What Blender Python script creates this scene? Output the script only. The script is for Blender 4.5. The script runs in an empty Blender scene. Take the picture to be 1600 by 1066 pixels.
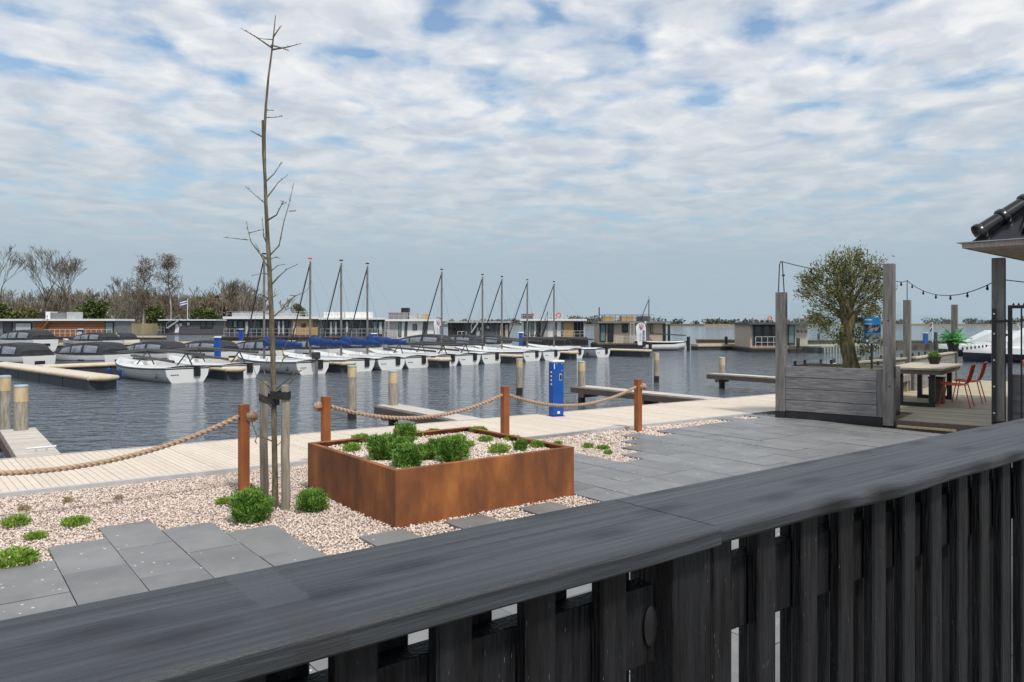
import bpy, math, random
import numpy as np
from mathutils import Vector, Matrix
random.seed(7); RNG = np.random.default_rng(7)
C = bpy.context.scene.collection
SC = bpy.context.scene

# ------------------------------------------------------------------ camera, sky, sun
H = 1.71                                   # eye height above the paving
F = 1185.0; CX = 800.0; HY = 505.0         # focal length and horizon in photo pixels
ang = math.atan2(1550, 1185); S, K = math.sin(ang), math.cos(ang)
cam = bpy.data.cameras.new('camera'); camo = bpy.data.objects.new('camera', cam); C.objects.link(camo)
camo.location = (0, 0, H); camo.rotation_euler = (math.pi/2, 0, -math.atan2(K, S))
cam.lens = F/1600*36; cam.sensor_width = 36; cam.shift_y = -0.0175
cam.clip_start = 0.05; cam.clip_end = 6000
SC.camera = camo
SC.view_settings.view_transform = 'Standard'; SC.view_settings.look = 'None'
SC.view_settings.exposure = 0.5; SC.view_settings.gamma = 1.0

SUN_EL, SUN_AZ = math.radians(56), math.radians(-94)   # azimuth of the sun in world XY (from +X)
W = bpy.data.worlds.new('World'); SC.world = W; W.use_nodes = True
nt = W.node_tree; nt.nodes.clear()
def N(t, **k):
    n = nt.nodes.new(t)
    for a, b in k.items(): setattr(n, a, b)
    return n
def L(a, b): nt.links.new(a, b)
sky = N('ShaderNodeTexSky', sky_type='NISHITA', sun_disc=False)
sky.sun_elevation = SUN_EL; sky.sun_rotation = math.pi/2 - SUN_AZ
sky.air_density = 1.0; sky.dust_density = 1.2; sky.ozone_density = 1.5
tc = N('ShaderNodeTexCoord'); sep = N('ShaderNodeSeparateXYZ'); L(tc.outputs['Generated'], sep.inputs[0])
def M(op, a, b=None, clamp=False):
    n = N('ShaderNodeMath', operation=op); n.use_clamp = clamp
    for i, v in enumerate((a, b)):
        if v is None: continue
        if hasattr(v, 'default_value') or hasattr(v, 'is_linked'): L(v, n.inputs[i])
        else: n.inputs[i].default_value = v
    return n.outputs[0]
zc = M('MAXIMUM', sep.outputs[2], 0.0); zd = M('ADD', zc, 0.10)
cx_ = M('DIVIDE', sep.outputs[0], zd); cy_ = M('DIVIDE', sep.outputs[1], zd)
cmb = N('ShaderNodeCombineXYZ'); L(cx_, cmb.inputs[0]); L(cy_, cmb.inputs[1])
def noise(scale, detail, rough, vec, dist=0.0):
    n = N('ShaderNodeTexNoise'); n.inputs['Scale'].default_value = scale; n.inputs['Detail'].default_value = detail
    n.inputs['Roughness'].default_value = rough; n.inputs['Distortion'].default_value = dist; L(vec, n.inputs['Vector']); return n.outputs['Fac']
n1 = noise(4.2, 8, 0.53, cmb.outputs[0], 0.15)
n2 = noise(0.8, 3, 0.5, cmb.outputs[0])
vor = N('ShaderNodeTexVoronoi', feature='SMOOTH_F1'); vor.inputs['Scale'].default_value = 5.6; vor.inputs['Smoothness'].default_value = 0.6
wob = N('ShaderNodeMixRGB', blend_type='LINEAR_LIGHT'); wob.inputs[0].default_value = 0.16
nw = N('ShaderNodeTexNoise'); nw.inputs['Scale'].default_value = 3.0; nw.inputs['Detail'].default_value = 4; L(cmb.outputs[0], nw.inputs['Vector'])
L(cmb.outputs[0], wob.inputs[1]); L(nw.outputs['Color'], wob.inputs[2]); L(wob.outputs[0], vor.inputs['Vector'])
cell = M('SUBTRACT', 1.0, vor.outputs['Distance'])
dens = M('ADD', M('MULTIPLY', n1, 0.9), M('ADD', M('MULTIPLY', n2, 0.55), M('MULTIPLY', cell, 0.62)))
def ramp(fac, stops):
    r = N('ShaderNodeValToRGB'); L(fac, r.inputs[0]); e = r.color_ramp.elements
    while len(e) < len(stops): e.new(0.5)
    for i, (p, c) in enumerate(stops): e[i].position = p; e[i].color = (*c, 1) if len(c) == 3 else c
    return r.outputs[0]
mask = ramp(M('MULTIPLY', dens, 0.6), [(0.45, (.10, .10, .10)), (0.525, (.6, .6, .6)), (0.62, (1, 1, 1))])
shade = ramp(noise(4.6, 6, 0.55, wob.outputs[0], 0.1), [(0.34, (4.1, 4.5, 5.1)), (0.50, (5.2, 5.45, 5.8)), (0.64, (6.3, 6.35, 6.4))])
skb = N('ShaderNodeMixRGB', blend_type='MULTIPLY'); skb.inputs[0].default_value = 1.0; L(sky.outputs[0], skb.inputs[1]); skb.inputs[2].default_value = (.95, 1.12, 1.12, 1)
mixc = N('ShaderNodeMixRGB'); L(mask, mixc.inputs[0]); L(skb.outputs[0], mixc.inputs[1]); L(shade, mixc.inputs[2])
# hazy air towards the horizon
hz = ramp(sep.outputs[2], [(0.0, (1, 1, 1)), (0.08, (.95, .95, .95)), (0.14, (.62, .62, .62)), (0.30, (0, 0, 0))])
mixh = N('ShaderNodeMixRGB'); L(hz, mixh.inputs[0]); L(mixc.outputs[0], mixh.inputs[1]); mixh.inputs[2].default_value = (2.85, 3.55, 4.1, 1)
bg = N('ShaderNodeBackground'); bg.inputs[1].default_value = 0.1; L(mixh.outputs[0], bg.inputs[0])
out = N('ShaderNodeOutputWorld'); L(bg.outputs[0], out.inputs[0])

sl = bpy.data.lights.new('sun', 'SUN'); sl.energy = 2.2; sl.angle = math.radians(7); sl.color = (1.0, .95, .87)
so = bpy.data.objects.new('sun', sl); C.objects.link(so)
sd = Vector((math.cos(SUN_EL)*math.cos(SUN_AZ), math.cos(SUN_EL)*math.sin(SUN_AZ), math.sin(SUN_EL)))
so.rotation_euler = sd.to_track_quat('Z', 'Y').to_euler()

# ------------------------------------------------------------------ placing helpers
def gp(x, y, z=0.0):                       # photo pixel -> point on the horizontal plane at height z
    f = F*(H-z)/(y-HY); r = (x-CX)/F*f
    return (S*r+K*f, -K*r+S*f)
def at(x, f):                              # photo column at a known distance
    r = (x-CX)/F*f
    return (S*r+K*f, -K*r+S*f)
def zat(y, f): return H-(y-HY)/F*f
CR = math.atan2(-K, S)                     # heading of the image's right-hand direction
WZ = -0.475                                # water level

# ------------------------------------------------------------------ materials
MATS = {}
def pm(name, c1, c2=None, scale=6.0, rough=0.7, bump=0.0, stretch=(1, 1, 1), metal=0.0, detail=6, lo=.35, hi=.65, rnd=0.0, spec=0.5, bscale=None, specks=None, c3=None, coat=0.0):
    if name in MATS: return MATS[name]
    m = bpy.data.materials.new(name); m.use_nodes = True; t = m.node_tree; b = t.nodes['Principled BSDF']
    def nn(ty): return t.nodes.new(ty)
    b.inputs['Roughness'].default_value = rough; b.inputs['Metallic'].default_value = metal
    b.inputs['Specular IOR Level'].default_value = spec; b.inputs['Coat Weight'].default_value = coat
    c2 = c2 or tuple(min(1, k*1.25+.004) for k in c1)
    co = nn('ShaderNodeTexCoord'); mp = nn('ShaderNodeMapping'); mp.inputs['Scale'].default_value = stretch
    t.links.new(co.outputs['Object'], mp.inputs[0])
    vec = mp.outputs[0]
    oi = nn('ShaderNodeObjectInfo')
    if rnd:
        ad = nn('ShaderNodeVectorMath'); ad.operation = 'ADD'
        cb = nn('ShaderNodeCombineXYZ'); mu = nn('ShaderNodeMath'); mu.operation = 'MULTIPLY'; mu.inputs[1].default_value = 37.0
        t.links.new(oi.outputs['Random'], mu.inputs[0])
        for i in range(3): t.links.new(mu.outputs[0], cb.inputs[i])
        t.links.new(vec, ad.inputs[0]); t.links.new(cb.outputs[0], ad.inputs[1]); vec = ad.outputs[0]
    no = nn('ShaderNodeTexNoise'); no.inputs['Scale'].default_value = scale; no.inputs['Detail'].default_value = detail; no.inputs['Roughness'].default_value = .62
    t.links.new(vec, no.inputs['Vector'])
    r = nn('ShaderNodeValToRGB'); e = r.color_ramp.elements
    e[0].position = lo; e[0].color = (*c1, 1); e[1].position = hi; e[1].color = (*c2, 1)
    if c3: k = e.new((lo+hi)/2+.02); k.color = (*c3, 1)
    t.links.new(no.outputs['Fac'], r.inputs[0]); col = r.outputs[0]
    if rnd:
        hs = nn('ShaderNodeHueSaturation'); mr = nn('ShaderNodeMapRange'); mr.inputs['To Min'].default_value = 1-rnd; mr.inputs['To Max'].default_value = 1+rnd
        t.links.new(oi.outputs['Random'], mr.inputs[0]); t.links.new(mr.outputs[0], hs.inputs['Value']); t.links.new(col, hs.inputs['Color']); col = hs.outputs[0]
    if specks:                              # (scale, threshold, colour): scattered droppings or dirt spots
        sc_, th, sc_col = specks
        v = nn('ShaderNodeTexVoronoi'); v.inputs['Scale'].default_value = sc_; t.links.new(vec, v.inputs['Vector'])
        lt = nn('ShaderNodeMath'); lt.operation = 'LESS_THAN'; lt.inputs[1].default_value = th; t.links.new(v.outputs['Distance'], lt.inputs[0])
        n2_ = nn('ShaderNodeTexNoise'); n2_.inputs['Scale'].default_value = sc_*.31; t.links.new(vec, n2_.inputs['Vector'])
        g = nn('ShaderNodeMath'); g.operation = 'GREATER_THAN'; g.inputs[1].default_value = .56; t.links.new(n2_.outputs['Fac'], g.inputs[0])
        mu2 = nn('ShaderNodeMath'); mu2.operation = 'MULTIPLY'; t.links.new(lt.outputs[0], mu2.inputs[0]); t.links.new(g.outputs[0], mu2.inputs[1])
        mx = nn('ShaderNodeMixRGB'); mx.inputs[2].default_value = (*sc_col, 1); t.links.new(mu2.outputs[0], mx.inputs[0]); t.links.new(col, mx.inputs[1]); col = mx.outputs[0]
    t.links.new(col, b.inputs['Base Color'])
    if bump:
        bp = nn('ShaderNodeBump'); bp.inputs['Strength'].default_value = bump; bp.inputs['Distance'].default_value = .01
        if bscale:
            nb = nn('ShaderNodeTexNoise'); nb.inputs['Scale'].default_value = bscale; nb.inputs['Detail'].default_value = 5; t.links.new(vec, nb.inputs['Vector']); t.links.new(nb.outputs['Fac'], bp.inputs['Height'])
        else: t.links.new(no.outputs['Fac'], bp.inputs['Height'])
        t.links.new(bp.outputs[0], b.inputs['Normal'])
    MATS[name] = m; return m

m_tile = pm('paving_slate', (.155, .157, .161), (.215, .217, .22), 2.2, .5, .15, rnd=.10, bscale=90, specks=(13, .13, (.55, .55, .53)))
m_grav = pm('gravel_bed', (.36, .28, .235), (.56, .47, .41), 40, .9, .6)
m_ground = pm('earth', (.10, .085, .07), (.17, .15, .12), 4, .95)
m_plank = pm('composite_plank', (.585, .505, .42), (.66, .58, .49), 5, .75, .1, rnd=.05, stretch=(1, 6, 1))
m_alu = pm('aluminium_strip', (.55, .55, .56), (.65, .65, .66), 8, .4, metal=.4)
m_jet = pm('weathered_jetty', (.42, .385, .345), (.58, .54, .49), 4, .8, .2, rnd=.10, stretch=(2, 14, 2))
m_jside = pm('jetty_beam_brown', (.105, .075, .06), (.17, .125, .10), 4, .8, .2, stretch=(8, 1, 8))
m_pileT = pm('pile_bare_wood', (.50, .36, .20), (.66, .52, .33), 5, .8, .2, stretch=(5, 5, .7))
m_pileB = pm('pile_grey_wood', (.22, .19, .155), (.44, .39, .32), 6, .85, .5, stretch=(5, 5, .8))
m_pileW = pm('pile_wet', (.018, .016, .014), (.04, .035, .03), 6, .4)
m_cap = pm('pile_cap', (.30, .36, .41), (.38, .44, .49), 6, .6)
m_corten = pm('corten_steel', (.10, .037, .018), (.37, .135, .036), 2.9, .72, .12, stretch=(1, 1, .42), detail=9, lo=.33, hi=.68, c3=(.23, .078, .023), bscale=60)
m_cpost = pm('corten_post_steel', (.23, .07, .022), (.40, .135, .04), 4, .7, .1, stretch=(1, 1, .4), bscale=60)
m_rope = pm('manila_rope', (.30, .20, .135), (.48, .345, .25), 40, .9, .3)
m_black = pm('black_wood', (.004, .004, .0045), (.021, .022, .025), 5, .5, .8, spec=.3, stretch=(9, 9, .8), rnd=.12, bscale=16, specks=(26, .10, (.16, .16, .16)))
m_rail = pm('black_rail_wood', (.012, .0135, .016), (.058, .065, .075), 3.0, .42, .8, stretch=(.45, 24, 8), rnd=.12, detail=9, lo=.3, hi=.74)
m_stake = pm('stake_wood', (.20, .165, .125), (.36, .31, .25), 5, .9, .5, stretch=(6, 6, .7))
m_bark = pm('young_bark', (.07, .058, .044), (.21, .185, .145), 16, .9, .8, stretch=(2, 2, .5), c3=(.14, .115, .062))
m_strap = pm('black_strap', (.012, .012, .013), (.02, .02, .022), 30, .7)
m_blue = pm('blue_enamel', (.004, .065, .32), (.006, .08, .37), 3, .35)
m_white = pm('white_paint', (.74, .74, .73), (.80, .80, .79), 3, .45)
m_gel = pm('white_gelcoat', (.70, .71, .71), (.78, .78, .77), 2, .28, coat=.3)
m_gelg = pm('grey_and_shaded_gelcoat', (.56, .57, .58), (.64, .65, .65), 2, .3)  # true grey on sloops; on the white sailing hulls, side shade painted in
m_dark = pm('black_trim', (.012, .012, .014), (.022, .022, .024), 6, .45)
m_canv = pm('charcoal_canvas', (.018, .02, .026), (.035, .037, .044), 5, .85, .2)
m_bcanv = pm('blue_canvas', (.006, .035, .16), (.01, .055, .22), 6, .85, .3)
m_spar = pm('dark_spar', (.03, .03, .033), (.05, .05, .052), 6, .4)
m_mast = pm('alu_mast', (.13, .12, .115), (.2, .19, .18), 4, .45)
m_pont = pm('pontoon_beige', (.50, .405, .275), (.62, .52, .375), 3, .8, .1)
m_ptop = pm('pontoon_top', (.54, .49, .42), (.62, .57, .50), 3, .8, .1)
m_pdark = pm('pontoon_float', (.025, .03, .038), (.055, .06, .07), 3, .6, stretch=(1, 1, .3))
m_grey = pm('weathered_timber', (.135, .13, .135), (.27, .26, .262), 3.2, .8, .35, stretch=(1.2, 10, 10), rnd=.08, detail=8)
m_greyv = pm('weathered_post', (.125, .115, .108), (.25, .235, .222), 3.2, .8, .35, stretch=(9, 9, .8), rnd=.08, detail=8)
m_deck = pm('terrace_deck', (.33, .285, .20), (.50, .45, .34), 3, .8, .25, stretch=(1, 12, 1), rnd=.10)
m_tabl = pm('table_wood', (.34, .295, .22), (.50, .45, .36), 3, .75, .2, stretch=(1, 9, 1), rnd=.07)
m_steel = pm('black_steel', (.01, .01, .011), (.016, .016, .018), 9, .4)
m_legs = pm('graphite_steel', (.03, .034, .04), (.045, .05, .057), 9, .45)
m_orange = pm('coral_powder_coat', (.70, .12, .05), (.78, .15, .065), 6, .5)
m_pot = pm('black_pot', (.012, .012, .014), (.02, .02, .023), 8, .6)
m_roof = pm('glazed_black_tile', (.006, .006, .008), (.012, .012, .015), 6, .24, coat=.15)
m_soff = pm('soffit_board', (.33, .29, .255), (.46, .42, .38), 4, .7, .1, stretch=(8, 1, 1))
m_fasc = pm('zinc_fascia', (.36, .37, .38), (.46, .47, .48), 4, .5)
m_soil = pm('mossy_soil', (.06, .065, .02), (.15, .15, .05), 9, .95, .3)
def leafmat(name, c1, c2, rough=.55):
    return pm(name, c1, c2, 9, rough, detail=3)
m_shrub = leafmat('shrub_leaf', (.06, .155, .016), (.19, .35, .05))
m_sedum = leafmat('sedum_leaf', (.12, .25, .02), (.28, .42, .06))
m_dry = leafmat('dry_tuft_leaf', (.20, .17, .05), (.30, .22, .09))
m_olive = leafmat('olive_leaf', (.085, .10, .028), (.25, .25, .095))
m_olbark = pm('olive_bark', (.075, .062, .038), (.23, .195, .125), 9, .95, 1.0, stretch=(3, 3, .6), c3=(.14, .125, .06))
m_fern = leafmat('fern_leaf', (.045, .26, .07), (.13, .42, .13))
m_bare = pm('bare_branch', (.10, .083, .066), (.165, .142, .115), 1, .95)
m_birch = pm('birch_bark', (.42, .39, .36), (.58, .55, .52), 2, .9)
m_rust = leafmat('rusty_twig_leaf', (.10, .058, .033), (.175, .11, .065))
m_bush = leafmat('spring_bush_leaf', (.055, .085, .018), (.12, .15, .036))
m_thick = pm('thicket_twig', (.16, .14, .108), (.26, .23, .18), .05, .95)

def glassmat(name, tint, fac):
    m = bpy.data.materials.new(name); m.use_nodes = True; t = m.node_tree; t.nodes.clear()
    o = t.nodes.new('ShaderNodeOutputMaterial'); mx = t.nodes.new('ShaderNodeMixShader'); mx.inputs[0].default_value = fac
    tr = t.nodes.new('ShaderNodeBsdfTransparent'); tr.inputs[0].default_value = (*tint, 1); gl = t.nodes.new('ShaderNodeBsdfGlossy'); gl.inputs['Roughness'].default_value = .03
    t.links.new(tr.outputs[0], mx.inputs[1]); t.links.new(gl.outputs[0], mx.inputs[2]); t.links.new(mx.outputs[0], o.inputs[0])
    MATS[name] = m; return m
m_glass = glassmat('screen_glass', (.965, .99, .982), .06)
m_dglass = pm('dark_window_glass', (.012, .018, .022), (.03, .04, .045), 1, .06, spec=.8)
m_tglass = pm('teal_window_glass', (.10, .17, .18), (.16, .24, .25), 1, .08, spec=.8)
m_lglass = pm('pale_window_glass', (.40, .44, .46), (.52, .56, .58), 1, .1, spec=.8)
m_vinyl = pm('clear_vinyl', (.10, .125, .16), (.24, .27, .31), 2.5, .15, spec=.7)

def rail_extras():
    t = m_rail.node_tree; b = t.nodes['Principled BSDF']; src = b.inputs['Base Color'].links[0].from_socket
    def nn(ty, **k):
        n = t.nodes.new(ty)
        for a, v in k.items(): setattr(n, a, v)
        return n
    co = nn('ShaderNodeTexCoord'); mp = nn('ShaderNodeMapping'); mp.inputs['Scale'].default_value = (2.6, 8, 0); t.links.new(co.outputs['Object'], mp.inputs[0])
    v = nn('ShaderNodeTexVoronoi', voronoi_dimensions='2D'); v.inputs['Scale'].default_value = 1.0; t.links.new(mp.outputs[0], v.inputs['Vector'])
    r = nn('ShaderNodeValToRGB'); e = r.color_ramp.elements; e[0].position = .06; e[0].color = (.18, .18, .18, 1); e[1].position = .26; e[1].color = (1, 1, 1, 1); t.links.new(v.outputs['Distance'], r.inputs[0])
    m1 = nn('ShaderNodeMixRGB', blend_type='MULTIPLY'); m1.inputs[0].default_value = 1; t.links.new(src, m1.inputs[1]); t.links.new(r.outputs[0], m1.inputs[2])
    # old square mark left by something that stood on the rail
    sx = nn('ShaderNodeSeparateXYZ'); no = nn('ShaderNodeTexNoise'); no.inputs['Scale'].default_value = 28; t.links.new(co.outputs['Object'], no.inputs['Vector']); t.links.new(co.outputs['Object'], sx.inputs[0])
    def mth(op, a, c):
        n = nn('ShaderNodeMath', operation=op)
        for i, q in enumerate((a, c)):
            if isinstance(q, (int, float)): n.inputs[i].default_value = q
            else: t.links.new(q, n.inputs[i])
        return n.outputs[0]
    d = mth('ADD', mth('ABSOLUTE', mth('SUBTRACT', sx.outputs[0], .372), 0), mth('MULTIPLY', mth('SUBTRACT', no.outputs['Fac'], .5), .02))
    inside = mth('MULTIPLY', mth('LESS_THAN', d, .034), .42)
    half = mth('GREATER_THAN', sx.outputs[1], .975); m2 = nn('ShaderNodeMixRGB'); t.links.new(half, m2.inputs[0]); m2.inputs[1].default_value = (.026, .026, .027, 1); m2.inputs[2].default_value = (.060, .074, .088, 1)
    m3 = nn('ShaderNodeMixRGB'); t.links.new(inside, m3.inputs[0]); t.links.new(m1.outputs[0], m3.inputs[1]); t.links.new(m2.outputs[0], m3.inputs[2]); t.links.new(m3.outputs[0], b.inputs['Base Color'])
rail_extras()
def water_mat():
    m = bpy.data.materials.new('water'); m.use_nodes = True; t = m.node_tree; b = t.nodes['Principled BSDF']
    b.inputs['Base Color'].default_value = (.068, .085, .107, 1); b.inputs['Roughness'].default_value = .06; b.inputs['IOR'].default_value = 1.33
    co = t.nodes.new('ShaderNodeTexCoord'); mp = t.nodes.new('ShaderNodeMapping'); mp.inputs['Rotation'].default_value = (0, 0, -CR)
    mp2 = t.nodes.new('ShaderNodeMapping'); mp2.inputs['Scale'].default_value = (.5, 1.0, 1)
    t.links.new(co.outputs['Object'], mp.inputs[0]); t.links.new(mp.outputs[0], mp2.inputs[0])
    hs = []
    for sc_, w in ((.7, .55), (2.7, .9), (6.5, .33)):
        n = t.nodes.new('ShaderNodeTexNoise'); n.inputs['Scale'].default_value = sc_; n.inputs['Detail'].default_value = 3; n.inputs['Distortion'].default_value = .4
        t.links.new(mp2.outputs[0], n.inputs['Vector'])
        mu = t.nodes.new('ShaderNodeMath'); mu.operation = 'MULTIPLY'; mu.inputs[1].default_value = w; t.links.new(n.outputs['Fac'], mu.inputs[0]); hs.append(mu.outputs[0])
    ad = t.nodes.new('ShaderNodeMath'); t.links.new(hs[0], ad.inputs[0]); t.links.new(hs[1], ad.inputs[1])
    ad2 = t.nodes.new('ShaderNodeMath'); t.links.new(ad.outputs[0], ad2.inputs[0]); t.links.new(hs[2], ad2.inputs[1])
    bp = t.nodes.new('ShaderNodeBump'); bp.inputs['Strength'].default_value = 1.0; bp.inputs['Distance'].default_value = .15
    t.links.new(ad2.outputs[0], bp.inputs['Height']); t.links.new(bp.outputs[0], b.inputs['Normal'])
    return m
m_water = water_mat()

# ------------------------------------------------------------------ mesh helpers
class MB:
    def __init__(s): s.v = []; s.f = []
    def add(s, vs, fs):
        o = len(s.v); s.v += [tuple(p) for p in vs]; s.f += [tuple(i+o for i in f) for f in fs]; return s
    def box(s, x0, x1, y0, y1, z0, z1, M4=None):
        vs = [(x, y, z) for z in (z0, z1) for y in (y0, y1) for x in (x0, x1)]
        if M4 is not None: vs = [M4 @ Vector(p) for p in vs]
        return s.add(vs, [(0, 2, 3, 1), (4, 5, 7, 6), (0, 1, 5, 4), (2, 6, 7, 3), (0, 4, 6, 2), (1, 3, 7, 5)])
    def bar(s, a, b, w, h=None):            # square bar from a to b
        a, b = Vector(a), Vector(b); d = b-a; l = d.length; h = h or w
        q = d.to_track_quat('Z', 'Y').to_matrix().to_4x4(); q.translation = a
        return s.box(-w/2, w/2, -h/2, h/2, 0, l, q)
    def tube(s, pts, rad, n=8, cap=True):
        pts = [Vector(p) for p in pts]; rad = rad if hasattr(rad, '__len__') else [rad]*len(pts); rings = []
        up = None
        for i, p in enumerate(pts):
            d = (pts[min(i+1, len(pts)-1)]-pts[max(i-1, 0)]).normalized()
            if up is None: up = Vector((1, 0, 0)) if abs(d.x) < .9 else Vector((0, 1, 0))
            x = (up-d*up.dot(d)).normalized(); y = d.cross(x); up = x
            rings.append([p+(x*math.cos(2*math.pi*k/n)+y*math.sin(2*math.pi*k/n))*rad[i] for k in range(n)])
        vs = [p for r in rings for p in r]
        fs = [(i*n+k, i*n+(k+1) % n, (i+1)*n+(k+1) % n, (i+1)*n+k) for i in range(len(pts)-1) for k in range(n)]
        if cap: fs += [tuple(range(n))[::-1], tuple((len(pts)-1)*n+k for k in range(n))]
        return s.add(vs, fs)
    def lathe(s, prof, n=16, c=(0, 0, 0)):
        vs = [(c[0]+r*math.cos(2*math.pi*k/n), c[1]+r*math.sin(2*math.pi*k/n), c[2]+z) for r, z in prof for k in range(n)]
        m = len(prof)
        fs = [(i*n+k, i*n+(k+1) % n, (i+1)*n+(k+1) % n, (i+1)*n+k) for i in range(m-1) for k in range(n)]
        fs += [tuple(range(n))[::-1], tuple((m-1)*n+k for k in range(n))]
        return s.add(vs, fs)
    def loft(s, secs, closed=False, capa=False, capb=False):   # list of equal-length point rows
        n = len(secs[0]); vs = [p for r in secs for p in r]; fs = []
        for i in range(len(secs)-1):
            for k in range(n if closed else n-1):
                fs.append((i*n+k, i*n+(k+1) % n, (i+1)*n+(k+1) % n, (i+1)*n+k))
        if capa: fs.append(tuple(range(n))[::-1])
        if capb: fs.append(tuple((len(secs)-1)*n+k for k in range(n)))
        return s.add(vs, fs)
    def disc(s, c, r, y, n=20):             # upright disc in the XZ plane
        return s.add([(c[0]+r*math.cos(2*math.pi*k/n), y, c[1]+r*math.sin(2*math.pi*k/n)) for k in range(n)], [tuple(range(n))])
    def mesh(s, name, smooth=False):
        me = bpy.data.meshes.new(name); me.from_pydata(s.v, [], s.f); me.validate(); me.update()
        import bmesh
        b = bmesh.new(); b.from_mesh(me); bmesh.ops.recalc_face_normals(b, faces=b.faces); b.to_mesh(me); b.free()
        if smooth:
            me.polygons.foreach_set('use_smooth', [True]*len(me.polygons))
            try: me.set_sharp_from_angle(angle=math.radians(40))
            except Exception: pass
        return me
    def build(s, name, mat, parent=None, smooth=False, loc=None, rz=0.0, bevel=0.0):
        me = s.mesh(name, smooth); me.materials.append(mat)
        return link(name, me, parent, loc, rz, bevel)
def link(name, me, parent=None, loc=None, rz=0.0, bevel=0.0):
    o = bpy.data.objects.new(name, me); C.objects.link(o)
    if parent is not None: o.parent = parent
    if loc is not None: o.location = loc if len(loc) == 3 else (*loc, 0)
    o.rotation_euler = (0, 0, rz)
    if bevel:
        b = o.modifiers.new('bevel', 'BEVEL'); b.width = bevel; b.segments = 2; b.limit_method = 'ANGLE'
    return o
def npmesh(name, verts, faces, mat):        # fast mesh of equal-sized faces
    me = bpy.data.meshes.new(name); nv, (nf, k) = len(verts), faces.shape
    me.vertices.add(nv); me.vertices.foreach_set('co', verts.astype(np.float32).ravel())
    me.loops.add(nf*k); me.loops.foreach_set('vertex_index', faces.astype(np.int32).ravel())
    me.polygons.add(nf); me.polygons.foreach_set('loop_start', np.arange(0, nf*k, k, dtype=np.int32)); me.polygons.foreach_set('loop_total', np.full(nf, k, dtype=np.int32))
    me.update(calc_edges=True); me.validate(); me.materials.append(mat); return me
def tag(o, label, cat, group=None):
    o['label'] = label; o['category'] = cat
    if group: o['group'] = group
    return o
def thing(name, label, cat, loc=(0, 0, 0), rz=0.0, group=None):
    o = bpy.data.objects.new(name, None); C.objects.link(o); o.location = loc if len(loc) == 3 else (*loc, 0)
    o.rotation_euler = (0, 0, rz); o.empty_display_size = .1
    return tag(o, label, cat, group)
def structure(o): o['kind'] = 'structure'; return o
def stuff(o): o['kind'] = 'stuff'; return o
def copy_tree(o, parent=None):
    c = o.copy(); C.objects.link(c)
    if parent is not None: c.parent = parent
    for ch in list(o.children): copy_tree(ch, c)
    return c
def leaves(P, D, ln, wd, jit=.3):           # leaf blades: points P, directions D (numpy), one rhombus each
    n = len(P); D = D+RNG.normal(0, jit, (n, 3)); D /= np.linalg.norm(D, axis=1)[:, None]+1e-9
    R = RNG.normal(0, 1, (n, 3)); Sd = np.cross(D, R); Sd /= np.linalg.norm(Sd, axis=1)[:, None]+1e-9
    l = ln*RNG.uniform(.6, 1.25, (n, 1)); w = wd*RNG.uniform(.7, 1.2, (n, 1))
    V = np.stack([P, P+D*l*.5+Sd*w*.5, P+D*l, P+D*l*.5-Sd*w*.5], 1).reshape(-1, 3)
    return V, np.arange(4*n).reshape(n, 4)

# ------------------------------------------------------------------ ground, water, far land
def sheet(name, pts, z, mat):
    return structure(MB().add([(x, y, z) for x, y in pts], [tuple(range(len(pts)))]).build(name, mat))
def near_edge(u): return 9.06-.040*u
def far_edge(u): return 11.33-.052*u
sheet('water', [(-3000, -200), (4000, -3000), (4000, 4000), (-3000, 4000)], WZ, m_water)
gpoly = [(-60, -60), (70, -60), (70, 11.5), (23.5, 9.3), (18.5, 8.45), (12.9, 8.1), (12.6, near_edge(12.6)+.25), (-60, near_edge(-60)+.25)]
g = MB(); n = len(gpoly)
g.add([(x, y, -.07) for x, y in gpoly]+[(x, y, -2.0) for x, y in gpoly], [tuple(range(n))]+[(i, (i+1) % n, n+(i+1) % n, n+i) for i in range(n)])
structure(g.build('ground', m_ground))
grav = sheet('gravel_bed', [(-9, 3), (12.2, 3), (12.2, near_edge(12.2)-.02), (-9, near_edge(-9)-.02)], -.035, m_grav)

# paving: slabs 0.80 x 0.40 laid in strips along Y, half-bond
pav = structure(MB().add([(-8, -1, -.06), (16, -1, -.06), (16, 3.2, -.06), (-8, 3.2, -.06)], [(0, 1, 2, 3)]).build('paving', m_ground))
tm = MB().box(-.198, .198, -.398, .398, -.045, 0); tme = tm.mesh('tile'); tme.materials.append(m_tile)
PW = .402; U0 = .70
def top_of(k):
    d = {-1: 6.35, 0: 6.75, 1: 7.15, 2: 6.75, 3: 6.35, 4: 5.15, 5: 5.57, 6: 5.15, 7: 5.57, 8: 5.15, 9: 5.55, 10: 5.15}
    if k in d: return d[k]
    if k < -1: return 6.35 if k % 2 else 5.95
    if k <= 14: return 7.37-(k % 2)*.0
    e = {15: 6.58, 16: 6.98, 17: 7.38, 18: 7.78, 19: 8.18, 20: 7.78, 21: 8.18, 22: 8.18, 23: 8.18, 24: 8.18, 25: 8.18, 26: 8.58, 27: 8.18, 28: 8.58}
    return e.get(k, 8.18)
cnt = 0; rest = MB()
cells = []
for k in range(-12, 29):
    t = top_of(k); u = U0+k*PW+PW/2
    y = t-.40
    while y > -.6:
        f = K*u+S*y
        if f > .4:
            x = CX+F*(S*u-K*y)/f; yy = HY+F*H/f
            vis = -150 < x < 1750 and yy < 1300
        else: vis = False
        cells.append((0 if vis else 1, yy if vis else 0, u, y)); y -= .803
vis_c = [c for c in cells if c[0] == 0]; vis_c.sort(key=lambda c: 0 if 690 < c[1] < 1000 else 1)
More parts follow.
